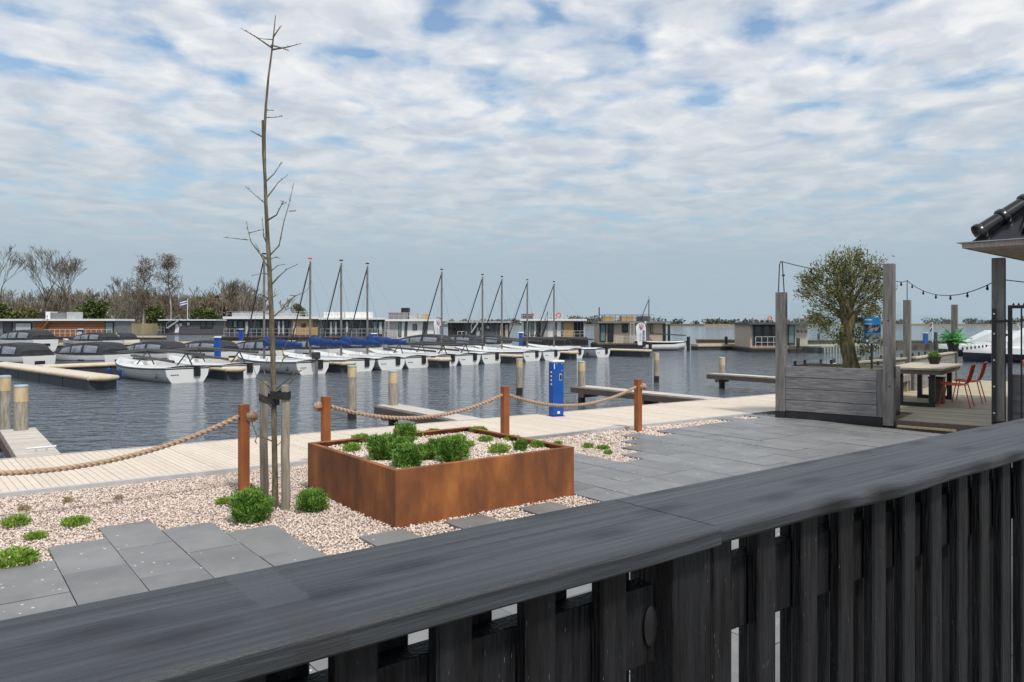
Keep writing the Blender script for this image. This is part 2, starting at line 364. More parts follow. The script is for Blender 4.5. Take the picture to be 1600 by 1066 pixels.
for i, (q, yy, u, y) in enumerate(vis_c):
    if i < 298:
        o = link('tile', tme, pav, (u, y, random.uniform(-.003, .003))); o.rotation_euler = (random.uniform(-.003, .003), random.uniform(-.003, .003), random.uniform(-.002, .002))
    else: rest.box(u-.198, u+.198, y-.398, y+.398, -.045, 0)
for (q, yy, u, y) in cells:
    if q == 1: rest.box(u-.198, u+.198, y-.398, y+.398, -.045, 0)
stuff(rest.build('outer_tiles', m_tile, pav))

# weeds in the joints between the slabs
Pw, Dw = [], []
for k in range(26):
    kk = random.choice([0, 1, 2, 3, 12, 13, 14, 16, 17, 18, 19, 20, 21, 22, 23]); uu = U0+kk*PW+random.uniform(-.004, .004); yy = top_of(kk)-random.uniform(.1, 2.2)
    for j in range(random.randint(10, 26)): Pw.append((uu+random.gauss(0, .006), yy+random.gauss(0, .022), -.012)); Dw.append((random.gauss(0, .5), random.gauss(0, .5), .8))
Vw, Fw = leaves(np.array(Pw), np.array(Dw), .026, .008, .3); stuff(link('joint_weeds', npmesh('joint_weeds', Vw, Fw, m_sedum), pav))
# gravel stones
def stones(n, x0, x1, y0, y1, z, size, reject=None):
    P = np.column_stack([RNG.uniform(x0, x1, n), RNG.uniform(y0, y1, n)])
    if reject is not None: P = P[~reject(P[:, 0], P[:, 1])]
    n = len(P); r = size*RNG.uniform(.55, 1.35, n)
    base = np.array([(1, 0, 0), (0, 1, 0), (-1, 0, 0), (0, -1, 0), (0, 0, 1), (0, 0, -1)], float)
    B = base[None]*RNG.uniform(.6, 1.2, (n, 6, 1)); B[:, :, 2] *= .7
    a = RNG.uniform(0, 6.28, n); t = RNG.normal(0, .5, n)
    ca, sa, ct, st = np.cos(a), np.sin(a), np.cos(t), np.sin(t)
    x = B[:, :, 0]; y = B[:, :, 1]*ct[:, None]-B[:, :, 2]*st[:, None]; zz = B[:, :, 1]*st[:, None]+B[:, :, 2]*ct[:, None]
    X = (x*ca[:, None]-y*sa[:, None])*r[:, None]+P[:, :1]; Y = (x*sa[:, None]+y*ca[:, None])*r[:, None]+P[:, 1:]
    Z = zz*r[:, None]+z+RNG.uniform(-.006, .008, n)[:, None]
    V = np.stack([X, Y, Z], 2).reshape(-1, 3)
    tri = np.array([(0, 1, 4), (1, 2, 4), (2, 3, 4), (3, 0, 4), (1, 0, 5), (2, 1, 5), (3, 2, 5), (0, 3, 5)])
    Fc = (tri[None]+(np.arange(n)*6)[:, None, None]).reshape(-1, 3)
    return V, Fc
def stone_mat():
    m = bpy.data.materials.new('stone_chips'); m.use_nodes = True; t = m.node_tree; b = t.nodes['Principled BSDF']; b.inputs['Roughness'].default_value = .85
    ge = t.nodes.new('ShaderNodeNewGeometry'); r = t.nodes.new('ShaderNodeValToRGB'); e = r.color_ramp.elements
    cols = [(0, (.20, .165, .15)), (.08, (.42, .34, .29)), (.25, (.62, .51, .44)), (.55, (.76, .66, .59)), (.8, (.66, .53, .46)), (1, (.82, .76, .70))]
    while len(e) < len(cols): e.new(.5)
    for i, (p, c) in enumerate(cols): e[i].position = p; e[i].color = (*c, 1)
    t.links.new(ge.outputs['Random Per Island'], r.inputs[0]); t.links.new(r.outputs[0], b.inputs['Base Color']); return m
m_stone = stone_mat()
def on_tile(x, y):
    k = np.floor((x-U0)/PW).astype(int); T = np.array([top_of(int(i)) for i in range(-40, 60)]); t = T[np.clip(k+40, 0, 99)]
    j = RNG.uniform(-.012, .03, len(x))
    pl = (x > PX0+.01) & (x < PX1-.01) & (y > PY0+.01) & (y < PY1-.01)
    return (y < t+j) | (y > near_edge(x)-.03) | pl
PX0, PX1, PY0, PY1 = 3.10, 5.12, 5.67, 7.55; PH = .468
V1, F1 = stones(104000, -.6, 7.6, 4.6, 9.05, -.022, .0126, on_tile)
V2, F2 = stones(9000, 7.6, 12.6, 6.5, 8.8, -.022, .021, on_tile)
stuff(link('gravel_stones', npmesh('gravel_stones', np.concatenate([V1, V2]), np.concatenate([F1, F2+len(V1)]), m_stone), grav))

# ------------------------------------------------------------------ boardwalk
bw = structure(MB().add([(-9, near_edge(-9)+.05, -.05), (16.4, near_edge(16.4)+.05, -.05), (16.4, far_edge(16.4)-.05, -.05), (-9, far_edge(-9)-.05, -.05)], [(0, 1, 2, 3)]).build('boardwalk', m_jside))
pme = MB().box(-.0685, -.002, 0, 1, -.012, .02).box(.002, .0685, 0, 1, -.012, .02).box(-.0685, .0685, 0, 1, -.03, -.0125).mesh('plank'); pme.materials.append(m_plank)
u = -6.0; i = 0; rp = MB()
while u < 16.3:
    n0, f0 = near_edge(u)+.055, far_edge(u)
    o = link('plank', pme, bw, (u, n0, random.uniform(-.0015, .0015)), .045); o.scale = (1, f0-n0, 1); u += .1425
MB().add([(-9, near_edge(-9)-.02, -.05), (16.4, near_edge(16.4)-.02, -.05), (16.4, near_edge(16.4)+.045, -.05), (-9, near_edge(-9)+.045, -.05),
          (-9, near_edge(-9)-.02, .026), (16.4, near_edge(16.4)-.02, .026), (16.4, near_edge(16.4)+.045, .026), (-9, near_edge(-9)+.045, .026)],
         [(0, 3, 2, 1), (4, 5, 6, 7), (0, 1, 5, 4), (1, 2, 6, 5), (2, 3, 7, 6), (3, 0, 4, 7)]).build('edge_strip', m_alu, bw)
MB().add([(-9, far_edge(-9)+.002, -.28), (16.4, far_edge(16.4)+.002, -.28), (16.4, far_edge(16.4)+.06, -.28), (-9, far_edge(-9)+.06, -.28),
          (-9, far_edge(-9)+.002, .024), (16.4, far_edge(16.4)+.002, .024), (16.4, far_edge(16.4)+.06, .024), (-9, far_edge(-9)+.06, .024)],
         [(0, 3, 2, 1), (4, 5, 6, 7), (0, 1, 5, 4), (1, 2, 6, 5), (2, 3, 7, 6), (3, 0, 4, 7)]).build('water_side_beam', m_jet, bw)
for k in range(12):
    uu = -7+2*k; MB().tube([(uu, far_edge(uu)-.2, -1.6), (uu, far_edge(uu)-.2, -.06)], .1, 10).build('support_pile', m_pileW, bw, True)

# jetties and mooring piles
def jetty(u, v1, label, wid=.48):
    v0 = far_edge(u)+.065; t = thing('finger_jetty', label, 'jetty', (u, v0, 0), 0, 'narrow wooden jetties off the boardwalk')
    Ln = v1-v0; n = int(Ln/.145)
    me = MB().box(-wid/2, wid/2, -.068, .068, -.028, .012).mesh('plank'); me.materials.append(m_jet)
    for i in range(n): link('plank', me, t, (0, .072+i*.145, random.uniform(-.002, .002)))
    for sx in (-1, 1): MB().box(sx*wid/2-.03, sx*wid/2+.03, 0, Ln, -.17, -.03).build('side_beam', m_jside, t)
    MB().box(-wid/2-.06, wid/2+.06, Ln-.5, Ln-.36, -.27, -.172).build('cross_beam', m_jside, t)
    for yy in (Ln*.45,):
        MB().box(-wid/2-.06, wid/2+.06, yy-.07, yy+.07, -.27, -.172).build('cross_beam', m_jside, t)
        MB().tube([(0, yy, -1.6), (0, yy, -.272)], .11, 12).build('support_pile', m_pileW, t, True)
    if u < 2:
        b = MB(); b.tube([(-.06, 0, 0), (-.06, 0, .06)], .014, 8); b.tube([(.06, 0, 0), (.06, 0, .06)], .014, 8); b.tube([(-.17, 0, .062), (.17, 0, .062)], .014, 8)
        b.build('mooring_cleat', m_alu, t, True, (.05, .35, .013))
    return t
jetty(1.09, 14.55, 'narrow weathered jetty with a steel cleat, two capped piles at its end')
jetty(7.56, 14.25, 'narrow jetty reaching out behind the rusty planter, one pile through its end')
jetty(14.0, 15.35, 'narrow brown-sided jetty just beyond the blue service pedestal')
jetty(21.1, 16.4, 'far narrow jetty ending beside the grey timber terrace post')
def pile(u, v, top, label, r=.10):
    t = thing('mooring_pile', label, 'pile', (u, v, WZ), 0, 'round wooden mooring piles in the water')
    a, b, c = .22, top-WZ-.26, top-WZ
    MB().tube([(0, 0, -1.2), (0, 0, a)], r*1.005, 18).build('wet_foot', m_pileW, t, True)
    w = MB(); pts = [(0, 0, a+(b-a)*k/6+.002) for k in range(7)]; w.tube(pts, [r*random.uniform(.97, 1.03) for _ in pts], 18); w.build('shaft', m_pileB, t, True)
    MB().tube([(0, 0, b+.004), (0, 0, c-.03)], r*1.0, 18).build('bare_top', m_pileT, t, True)
    MB().lathe([(r*1.04, c-.029), (r*1.04, c-.005), (r*.9, c+.01)], 18).build('cap', m_cap, t, True)
pile(1.12, 14.3, .72, 'bare-topped mooring pile standing through the end of the cleated jetty')
pile(1.0, 15.7, .80, 'slim mooring pile in the water just past the cleated jetty end', .088)
pile(7.58, 15.9, .74, 'mooring pile in open water beyond the jetty behind the planter')
pile(7.60, 14.0, .72, 'mooring pile through the end of the jetty behind the planter')
pile(14.2, 18.2, .62, 'mooring pile in open water left of the blue pedestal, beyond the jetty')
pile(13.86, 15.05, .68, 'mooring pile at the tip of the jetty right of the blue pedestal')
pile(21.35, 19.1, .60, 'mooring pile in front of the beige pontoon end, away from any jetty')
pile(21.2, 16.05, .55, 'mooring pile at the tip of the jetty beside the timber terrace')

# ------------------------------------------------------------------ corten planter
pl = thing('corten_planter', 'large square rusty corten steel planter filled with gravel and green shrubs', 'planter', (PX0, PY0, 0), 0)
LX, LY = PX1-PX0, PY1-PY0; th = .012; rim = .055
def panel(pts_outer, name='side_panel'):
    b = MB(); b.box(*pts_outer[0]); b.box(*pts_outer[1]); return b.build(name, m_corten, pl, bevel=.003)
panel([(0, LX, 0, th, -.05, PH), (0.001, LX-.001, th+.0005, rim, PH-.012, PH-.0005)])
panel([(0, LX, LY-th, LY, -.05, PH), (0.001, LX-.001, LY-rim, LY-th-.0005, PH-.012, PH-.0005)])
panel([(0, th, th+.001, LY-th-.001, -.05, PH-.001), (th+.0005, rim, rim+.001, LY-rim-.001, PH-.013, PH-.0015)])
panel([(LX-th, LX, th+.001, LY-th-.001, -.05, PH-.001), (LX-rim, LX-th-.0005, rim+.001, LY-rim-.001, PH-.013, PH-.0015)])
MB().add([(.013, .013, PH-.075), (LX-.013, .013, PH-.075), (LX-.013, LY-.013, PH-.075), (.013, LY-.013, PH-.075)], [(0, 1, 2, 3)]).build('gravel_fill', m_grav, pl)
Vp, Fp = stones(11500, .03, LX-.03, .03, LY-.03, PH-.062, .0145)
stuff(link('fill_stones', npmesh('fill_stones', Vp, Fp, m_stone), pl))

# ------------------------------------------------------------------ shrubs and sedums
def shrub_mesh(name, R, n, mat, flat=1.0, ln=.055, wd=.012, jit=.35):
    d = RNG.normal(0, 1, (n, 3)); d /= np.linalg.norm(d, axis=1)[:, None]
    rr = R*RNG.uniform(.25, 1.0, (n, 1))**.4*(1+.10*np.sin(d[:, :1]*9+d[:, 1:2]*7)+.06*np.sin(d[:, 2:]*11))
    rr = rr*(1+.22*np.sin(d[:, :1]*4.3+1)*np.cos(d[:, 1:2]*5.1+d[:, 2:]*3)); P = d*rr; P[:, 2] = P[:, 2]*flat+R*flat*.78; P = P[P[:, 2] > .0]; d = d[:len(P)] if False else P/np.linalg.norm(P, axis=1)[:, None]
    D = d*.7+np.array([0, 0, .55]); V, Fc = leaves(P, D, ln, wd, jit)
    return npmesh(name, V, Fc, mat)
sh_me = [shrub_mesh('foliage', .135, 5200, m_shrub, .95, .034, .011, .5), shrub_mesh('foliage', .135, 5200, m_shrub, .86, .034, .011, .5)]
sd_me = [shrub_mesh('foliage', .10, 900, m_sedum, .35, .028, .014), shrub_mesh('foliage', .10, 800, m_sedum, .45, .028, .014)]
dr_me = shrub_mesh('foliage', .07, 260, m_dry, .6, .06, .006)
stem_me = MB().tube([(0, 0, -.03), (0, 0, .10)], .012, 6).mesh('stem'); stem_me.materials.append(m_bark)
def plant(kind, x, y, z, s, label, group):
    me = {'shrub': random.choice(sh_me), 'sedum': random.choice(sd_me), 'dry': dr_me}[kind]
    nm = {'shrub': 'round_shrub', 'sedum': 'sedum_plant', 'dry': 'dry_tuft'}[kind]
    t = thing(nm, label, {'shrub': 'shrub', 'sedum': 'ground plant', 'dry': 'grass tuft'}[kind], (x, y, z), random.uniform(0, 6), group)
    s *= .86 if kind == 'shrub' else 1.0; o = link('foliage', me, t); o.scale = (s*random.uniform(.92, 1.08), s, s*random.uniform(.85, 1.1))
    if kind == 'shrub': st = link('stem', stem_me, t); st.scale = (s, s, s)
def onp(px, py): return gp(px, py, PH-.06)
GZ = -.02
gs = 'shrubs growing in the rusty planter'
for (px, py, s, lb) in [(633, 688, .95, 'tall rounded shrub at the back of the rusty planter, in front of the rope'),
                        (598, 718, 1.15, 'big dark green shrub near the left wall of the planter'),
                        (629, 706, .85, 'dark shrub tucked between the tall back shrub and the two front ones'),
                        (638, 729, 1.12, 'bushy shrub at the near corner of the rusty planter'),
                        (664, 718, .82, 'small dark shrub in the middle of the planter clump'),
                        (684, 706, .85, 'upright shrub on the clump side facing the gravel middle of the planter'),
                        (708, 721, 1.12, 'dense round shrub close to the planter front wall, right end of the clump')]:
    x, y = onp(px, py); plant('shrub', x, y, PH-.06, s, lb, gs)
gd = 'low sedums growing in the rusty planter'
for (px, py, s, kd, lb) in [(564, 691, 1.0, 'sedum', 'bright sedum by the left rear wall of the planter'), (550, 705, .85, 'sedum', 'small sedum close to the planter left wall'),
                            (650, 682, .9, 'sedum', 'light green sedum beside the tall back shrub'), (677, 676, .7, 'sedum', 'little sedum at the back wall of the planter'),
                            (747, 676, .95, 'sedum', 'wide sedum near the back right corner of the planter'), (716, 690, .85, 'sedum', 'yellowish sedum in the bare gravel middle of the planter'),
                            (759, 690, .75, 'sedum', 'small round sedum in the gravel right half of the planter'), (780, 708, 1.0, 'sedum', 'flat spreading sedum near the planter front wall'),
                            (801, 688, .8, 'sedum', 'sedum near the right wall of the planter'), (841, 699, .75, 'sedum', 'low sedum in the right corner of the planter'),
                            (730, 698, .8, 'sedum', 'sedum just right of the shrub clump'), (593, 689, .6, 'sedum', 'tiny yellow sedum behind the big left shrub')]:
    x, y = onp(px, py); plant(kd, x, y, PH-.06, s, lb, gd)
x, y = onp(814, 704); plant('shrub', x, y, PH-.06, .55, 'small spiky shrub alone near the planter right end', gs)
for (px, py, s, lb) in [(391, 815, 1.28, 'round green shrub in gravel in front of the staked tree'), (488, 798, 1.1, 'round green shrub in gravel beside the planter left wall')]:
    x, y = gp(px, py, GZ); plant('shrub', x, y, GZ, s, lb, 'shrubs in the gravel by the staked tree')
ge_ = 'low sedums in the gravel bed'
for (px, py, s, kd, lb) in [(24, 822, 1.0, 'sedum', 'sedum mat alone in gravel, second from the dark paving corner'), (117, 821, .95, 'sedum', 'sedum mat just above the topmost dark paving slab'),
                            (56, 842, .75, 'sedum', 'small yellowish sedum between three bigger ones'), (22, 884, 1.35, 'sedum', 'largest sedum mat touching the dark paving edge'),
                            (351, 787, .85, 'sedum', 'flat sedum mat left of the round shrub by the tree'), (38, 799, .6, 'dry', 'tiny dry tuft nearest the boardwalk edge in the open gravel'),
                            (107, 786, .55, 'dry', 'dry tuft in the middle of the open gravel'), (386, 769, .9, 'dry', 'orange dry tuft at the foot of the rusty post by the tree'),
                            (185, 781, .5, 'dry', 'thin dry tuft in gravel below the sagging rope'),
                            (919, 700, .75, 'sedum', 'upright green sedum in gravel beyond the planter right corner'), (942, 702, .85, 'sedum', 'spreading sedum beside the toothed paving edge'),
                            (950, 710, .55, 'sedum', 'little sedum stub in front of the spreading one'), (872, 694, .6, 'sedum', 'sedum just behind the planter right corner')]:
    x, y = gp(px, py, GZ); plant(kd, x, y, GZ, s, lb, ge_)

# ------------------------------------------------------------------ rusty posts and ropes
def rpost(u, v, h, label):
    t = thing('corten_post', label, 'post', (u, v, -.05), 0, 'rusty square rope posts along the boardwalk')
    MB().box(-.046, .046, -.046, .046, 0, h+.05).build('shaft', m_cpost, t, bevel=.004)
    MB().tube([(-.052, 0, h-.07+.0), (.052, 0, h-.07+.0)], .024, 10).build('rope_sleeve', m_cpost, t, True)
    return (u, v, h-.12)
pA = (gp(381, 768)[0], gp(381, 768)[1]); 
p0 = rpost(-.95, 7.95, .88, 'rusty square post holding the far end of the long left rope')
p1 = rpost(*pA, .885, 'rusty square post left of the staked young tree')
p2 = rpost(*at(509, 9.0), .84, 'rusty square post standing behind the planter left rear corner')
p3 = rpost(*at(789, 10.5), .835, 'rusty square post behind the planter right half')
p4 = rpost(*gp(997, 672), .81, 'rusty square post alone beside the toothed dark paving edge')
def rope(a, b, low, label):
    a = Vector(a); b = Vector(b); n = 520; R = .0215; m = 12; d = (b-a); ln = d.length; hd = Vector((d.x, d.y, 0)).normalized(); sd_ = Vector((-hd.y, hd.x, 0))
    mb = MB(); secs = []; 
    zl = lambda t: a.z+(b.z-a.z)*t-low*4*t*(1-t)
    for i in range(n+1):
        t = i/n; p = a+d*t; p.z = zl(t); dz = (zl(min(1, t+.01))-zl(max(0, t-.01)))/(.02 if 0 < t < 1 else .01)
        tan = (hd*Vector((d.x, d.y)).length+Vector((0, 0, dz))).normalized(); nn_ = sd_.cross(tan)*-1
        row = []
        for k in range(m):
            ph = 2*math.pi*k/m; r = R*(1+.26*math.cos(3*(ph-t*ln*2*math.pi/.15)))
            row.append(p+(sd_*math.cos(ph)+nn_*math.sin(ph))*r)
        secs.append(row)
    mb.loft(secs, True, True, True)
    o = thing('rope', label, 'rope', (a.x, a.y, 0), 0, 'thick manila ropes between the rusty posts')
    w = mb.build('strand', m_rope, o, True); w.location = (-a.x, -a.y, 0); return o
def knot(o, p, d):                                   # ball knot on the far side of a post
    mb = MB()
    for q in range(4):
        pts = []; e = Matrix.Rotation(q*.8+.3, 3, 'Z') @ Matrix.Rotation(.6*q, 3, 'X')
        for k in range(19):
            a_ = k/18*2*math.pi; v = Vector((math.cos(a_)*.040, math.sin(a_)*.040, .014*math.sin(2*a_))); pts.append(Vector(p)+Vector(d)*.085+e @ v)
        mb.tube(pts, .021, 8, False)
    w = mb.build('end_knot', m_rope, o, True); w.location = (-o.location.x, -o.location.y, 0)
def toward(a, b, s=.05):
    d = (Vector(b)-Vector(a)); d.z = 0; d.normalize(); return Vector(a)+d*s
r1 = rope(toward(p0, p1), toward(p1, p0), .36, 'long manila rope sagging low along the left part of the boardwalk'); knot(r1, p1, (S, -K, 0))
r2 = rope(toward(p2, p3), toward(p3, p2), .22, 'manila rope hanging behind the rusty planter'); knot(r2, p2, (-S, K, 0))
r3 = rope(toward(p3, p4), toward(p4, p3), .22, 'manila rope hanging in front of the blue service pedestal'); knot(r3, p4, (.9*S, -.9*K, .02))

# ------------------------------------------------------------------ young tree with stakes
tb = gp(430, 790); TF = K*tb[0]+S*tb[1]
def tp(x, y, df=0.0): f = TF+df; q = at(x, f); return Vector((q[0], q[1], zat(y, f)))
tr = thing('young_tree', 'tall thin leafless young tree tied between two wooden stakes', 'tree', (*tb, 0))
def local(b, name, mat, parent, base, smooth=True):
    o = b.build(name, mat, parent, smooth); o.location = (-base[0], -base[1], -(base[2] if len(base) > 2 else 0)); return o
stem_px = [(430, 796), (429.5, 740), (428, 640), (426.5, 560), (424, 490), (421, 420), (418, 370), (415.5, 320), (413.5, 260), (413, 210), (415.5, 165), (419.5, 120), (425, 78), (428, 50), (430.5, 24)]
stem_r = [.034, .027, .0255, .0245, .0235, .0215, .0195, .017, .0145, .014, .012, .010, .008, .006, .003]
b = MB(); b.tube([tp(*p) for p in stem_px], stem_r, 10); local(b, 'trunk', m_bark, tr, tb)
b = MB(); b.tube([tp(414, 285, .02), tp(411.5, 240, .02), tp(410.5, 188, .02)], [.012, .013, .012], 8); local(b, 'dead_leader', m_bark, tr, tb)
br = [[(425, 75), (400, 58), (376, 44)], [(426, 62), (412, 61), (401, 59)], [(424, 78), (448, 74), (471, 68)], [(424, 71), (440, 75), (452, 80)], [(427, 58), (434, 48), (440, 40)],
      [(415, 172), (428, 173)], [(414, 184), (430, 183.5), (442, 181.5)], [(412, 215), (402, 210), (391, 204)], [(414, 285), (428, 272), (441, 253)], [(414, 312), (424, 300), (435, 285), (450, 273)],
      [(414, 318), (400, 306), (383, 291)], [(417, 345), (432, 336), (440, 320), (448, 316)], [(440, 320), (443, 315), (438, 314)], [(419, 402), (436, 384), (444, 345), (452, 318), (459, 286)], [(452, 330), (462, 330)],
      [(421, 408), (405, 395), (392, 378), (388, 362), (385, 347)], [(388, 375), (368, 373), (349, 371)], [(389, 364), (402, 361), (411, 359)], [(419, 385), (412, 370), (410, 341)], [(420, 420), (408, 400), (399, 380)],
      [(424, 445), (436, 432), (448, 421), (465, 413)], [(421, 406), (430, 402), (438, 404)], [(422, 425), (434, 415), (446, 413)], [(423, 430), (410, 427), (393, 431)], [(425, 497), (440, 484), (450, 470), (463, 462), (476, 457), (486, 446)],
      [(463, 462), (452, 462)], [(424, 492), (412, 488), (405, 480)], [(426, 580), (438, 572), (444, 558), (441, 548), (452, 530)], [(444, 560), (450, 555)], [(427, 600), (416, 590), (412, 578), (418, 560)],
      [(431, 608), (446, 596), (462, 582), (476, 577)], [(432, 612), (452, 600), (470, 579)], [(427, 612), (415, 600), (403, 592), (394, 570)], [(426, 540), (412, 530), (400, 528)], [(424, 470), (412, 462), (398, 458)],
      [(427, 690), (412, 684), (402, 682), (395, 665), (392, 648)], [(402, 682), (398, 690), (402, 694)], [(429, 700), (440, 690), (446, 700)], [(429, 640), (416, 628), (405, 618)]]
for q in br:
    dd = random.uniform(-.25, .25); n = len(q)
    b = MB(); pts = [tp(x, y, dd*i/(n-1)) for i, (x, y) in enumerate(q)]; ln = (pts[-1]-pts[0]).length
    b.tube(pts, [max(.0022, (.0085 if ln > .25 else .005)*(1-i/(n-.35))) for i in range(n)], 6)
    for i in range(int(ln*22)):                     # buds
        t = random.random()*(n-1); k = min(n-2, int(t)); p = pts[k].lerp(pts[k+1], t-k); d = Vector((random.gauss(0, 1), random.gauss(0, 1), 1)).normalized()
        b.tube([p, p+d*.016], [.004, .0012], 5)
    local(b, 'branch', m_bark, tr, tb)
def stake(px, py, ytop, label):
    q = gp(px, py); f = K*q[0]+S*q[1]; h = zat(ytop, f)
    t = thing('tree_stake', label, 'stake', (*q, 0), 0, 'round wooden stakes of the young tree')
    pts = [(math.sin(k*1.7)*.006, math.cos(k*1.3)*.006, -.1+(h+.1)*k/6) for k in range(7)]
    MB().tube(pts, [.041, .042, .040, .039, .040, .038, .037], 14).build('shaft', m_stake, t, True); return q, f
q1, f1 = stake(412.5, 776, 597, 'round wooden tree stake next to the rusty rope post')
q2, f2 = stake(446, 793, 602, 'round wooden tree stake on the planter side of the young tree')
def strap(qa, z, label):
    t = thing('tree_tie', label, 'tree tie', (*qa, z), 0, 'black straps holding the young tree')
    c = Vector((tb[0]-.004, tb[1])); a = Vector(qa); d = (c-a); ang_ = math.atan2(d.y, d.x); ln = d.length; pts = []
    for k in range(13): ph = math.pi/2+math.pi*k/12; pts.append((math.cos(ph)*.045, math.sin(ph)*.045))
    for k in range(13): ph = -math.pi/2+math.pi*k/12; pts.append((ln+math.cos(ph)*.040, math.sin(ph)*.040))
    pts.append(pts[0]); b = MB()
    b.loft([[(x*1.0, y*1.0, zz) for zz in (-.035, .035)] for x, y in pts]); b.loft([[(x*1.0+(.003 if x > ln/2 else -.003), y*1.08, zz) for zz in (.035, -.035)] for x, y in pts])
    o = b.build('band', m_strap, t); o.rotation_euler = (0, 0, ang_)
strap(q1, zat(621, f1), 'black strap round the stake beside the rusty post and the tree trunk')
strap(q2, zat(618, f2), 'black strap round the planter-side stake and the tree trunk')

# ------------------------------------------------------------------ black timber fence with handrail
RT = H-.37; VN, VF, VS = .858, 1.140, .90
fn = thing('black_fence', 'black stained timber slat fence with a wide flat handrail', 'fence', (0, VS, 0), 0)
def railboard(u0, u1, wave, ph, r=.004):
    n = max(2, int((u1-u0)/.03)); secs = []
    for i in range(n+1):
        u = u0+(u1-u0)*i/n
        w = wave*(math.sin(u*5.1+ph)*.006+math.sin(u*11+ph*2)*.004+math.sin(u*2.1)*.006)
        y0 = VN+w; y1 = VF; zt = RT; zb = RT-.034
        secs.append([(u, y0, zb+r), (u, y0, zb+r+.002), (u, y0-.001, zt-r*1.5-.002), (u, y0-.001, zt-r*1.5), (u, y0+r*.5, zt-r*.5), (u, y0+r*1.6, zt), (u, y0+r*1.6+.003, zt), (u, y1-r-.003, zt), (u, y1-r, zt), (u, y1, zt-r), (u, y1, zb+r*.4), (u, y1-r*.4, zb), (u, y0+r, zb)])
    b = MB(); b.loft(secs, True, True, True); o = b.build('handrail_board', m_rail, fn, True); o.location = (0, -VS, 0)
railboard(-2.6, 1.134, .25, .4); railboard(1.137, 4.2, 1.0, 1.9, .007); railboard(4.203, 7.2, .3, 2.2)
def bx(name, x0, x1, y0, y1, z0, z1, mat=m_black, bev=.003):
    return MB().box(x0, x1, y0-VS, y1-VS, z0, z1).build(name, mat, fn, bevel=bev)
stU = [x*VS for x in (-.72, -.55, -.388, -.22, -.05, .117, .286, .4548, .6239, .8002, .971)]+[1.288*VS]+[x*VS for x in (1.4506, 1.621, 1.789, 1.9516, 2.119, 2.287, 2.462, 2.626, 2.795)]+[2.795*VS+.152*k for k in range(1, 24)]
SW = .061
zt = RT-.036
sme = MB().box(0, SW, 0, .028, .06, zt-.001).mesh('slat'); sme.materials.append(m_black)
for u in stU:
    o = link('slat', sme, fn, (u, random.uniform(0, .002), 0)); o.rotation_euler = (0, random.uniform(-.003, .003), 0)
    bv = o.modifiers.new('bevel', 'BEVEL'); bv.width = .004; bv.segments = 1
    if u < 1.0 or u > 1.16:
        o = link('slat', sme, fn, (u+.0865 if u < 1.0 else u+.074, .076, 0)); bv = o.modifiers.new('bevel', 'BEVEL'); bv.width = .004; bv.segments = 1
bx('post', 1.1645*VS, 1.282*VS, VS-.002, VS+.105, 0, zt-.001)
bx('post', 1.1645*VS+2.66, 1.282*VS+2.66, VS+.0305, VS+.1035, 0, zt-.002)
for (z0, z1) in ((1.10, 1.24), (.22, .36)):
    bx('cross_rail', -2.6, 1.035, VS+.0305, VS+.0745, z0, z1); bx('cross_rail', 1.158, 3.70, VS+.0305, VS+.0745, z0, z1); bx('cross_rail', 3.83, 7.0, VS+.0305, VS+.0745, z0, z1)
b = MB(); b.lathe([(.022, 0), (.024, .006), (.016, .010)], 16); o = b.build('hinge_plate', m_steel, fn, True); o.scale = (.7, 1.5, 1); o.rotation_euler = (math.pi/2, 0, 0); o.location = (1.018, .030, 1.17)
wallr = thing('fence_end_post', 'black timber post ending the slat fence beyond the building side', 'post', (7.26, VS+.05, 0))
MB().box(-.055, .055, -.055, .055, 0, 1.5).build('shaft', m_black, wallr, bevel=.004)

# ------------------------------------------------------------------ blue service pedestal on the boardwalk
def arrow_marks(b, x, z, s, y):
    b.add([(x+s, y, z+s), (x-s*.7, y, z), (x+s, y, z-s)], [(0, 1, 2)])
q = gp(869, 650, .02); ps = thing('service_pedestal', 'bright blue marina service pedestal with white cap and four white arrow marks', 'pedestal', (*q, .02), CR+math.radians(22))
w, d, h = .215, .19, .98
MB().box(-w/2, w/2, -d/2, d/2, .012, h).build('body', m_blue, ps, bevel=.01)
MB().box(-w/2-.02, w/2+.02, -d/2-.02, d/2+.02, 0, .011).build('base_plate', m_blue, ps)
MB().box(-w/2-.012, w/2+.012, -d/2-.012, d/2+.012, h+.001, h+.035).build('cap', m_white, ps, bevel=.008)
b = MB()
for k in range(4):
    z = .80-.072*k; b.add([(-w/2-.0015, -.055+.0, z+.026), (-w/2-.0015, .03, z), (-w/2-.0015, -.055, z-.026)], [(0, 1, 2)])
b.build('arrow_mark', m_white, ps)
MB().box(-w/2+.02, -w/2+.034, -d/2-.0015, -d/2-.0005, .86, .96).build('name_strip', m_white, ps)
sk = MB().box(.012, .066, -d/2-.012, -d/2-.0005, .65, .77).build('socket', m_alu, ps, bevel=.004)
MB().box(.022, .058, -d/2-.016, -d/2-.0125, .665, .755).build('socket_cover', m_dark, sk)
MB().box(-.02, .03, -d/2-.0015, -d/2-.0005, .05, .095).build('sticker', m_white, ps)
b = MB()
for (xx, zz) in ((-.03, .955), (.07, .955), (.07, .83), (.07, .18)): b.tube([(xx, -d/2-.004, zz), (xx, -d/2+.002, zz)], .009, 8)
b.build('screw', m_alu, ps)

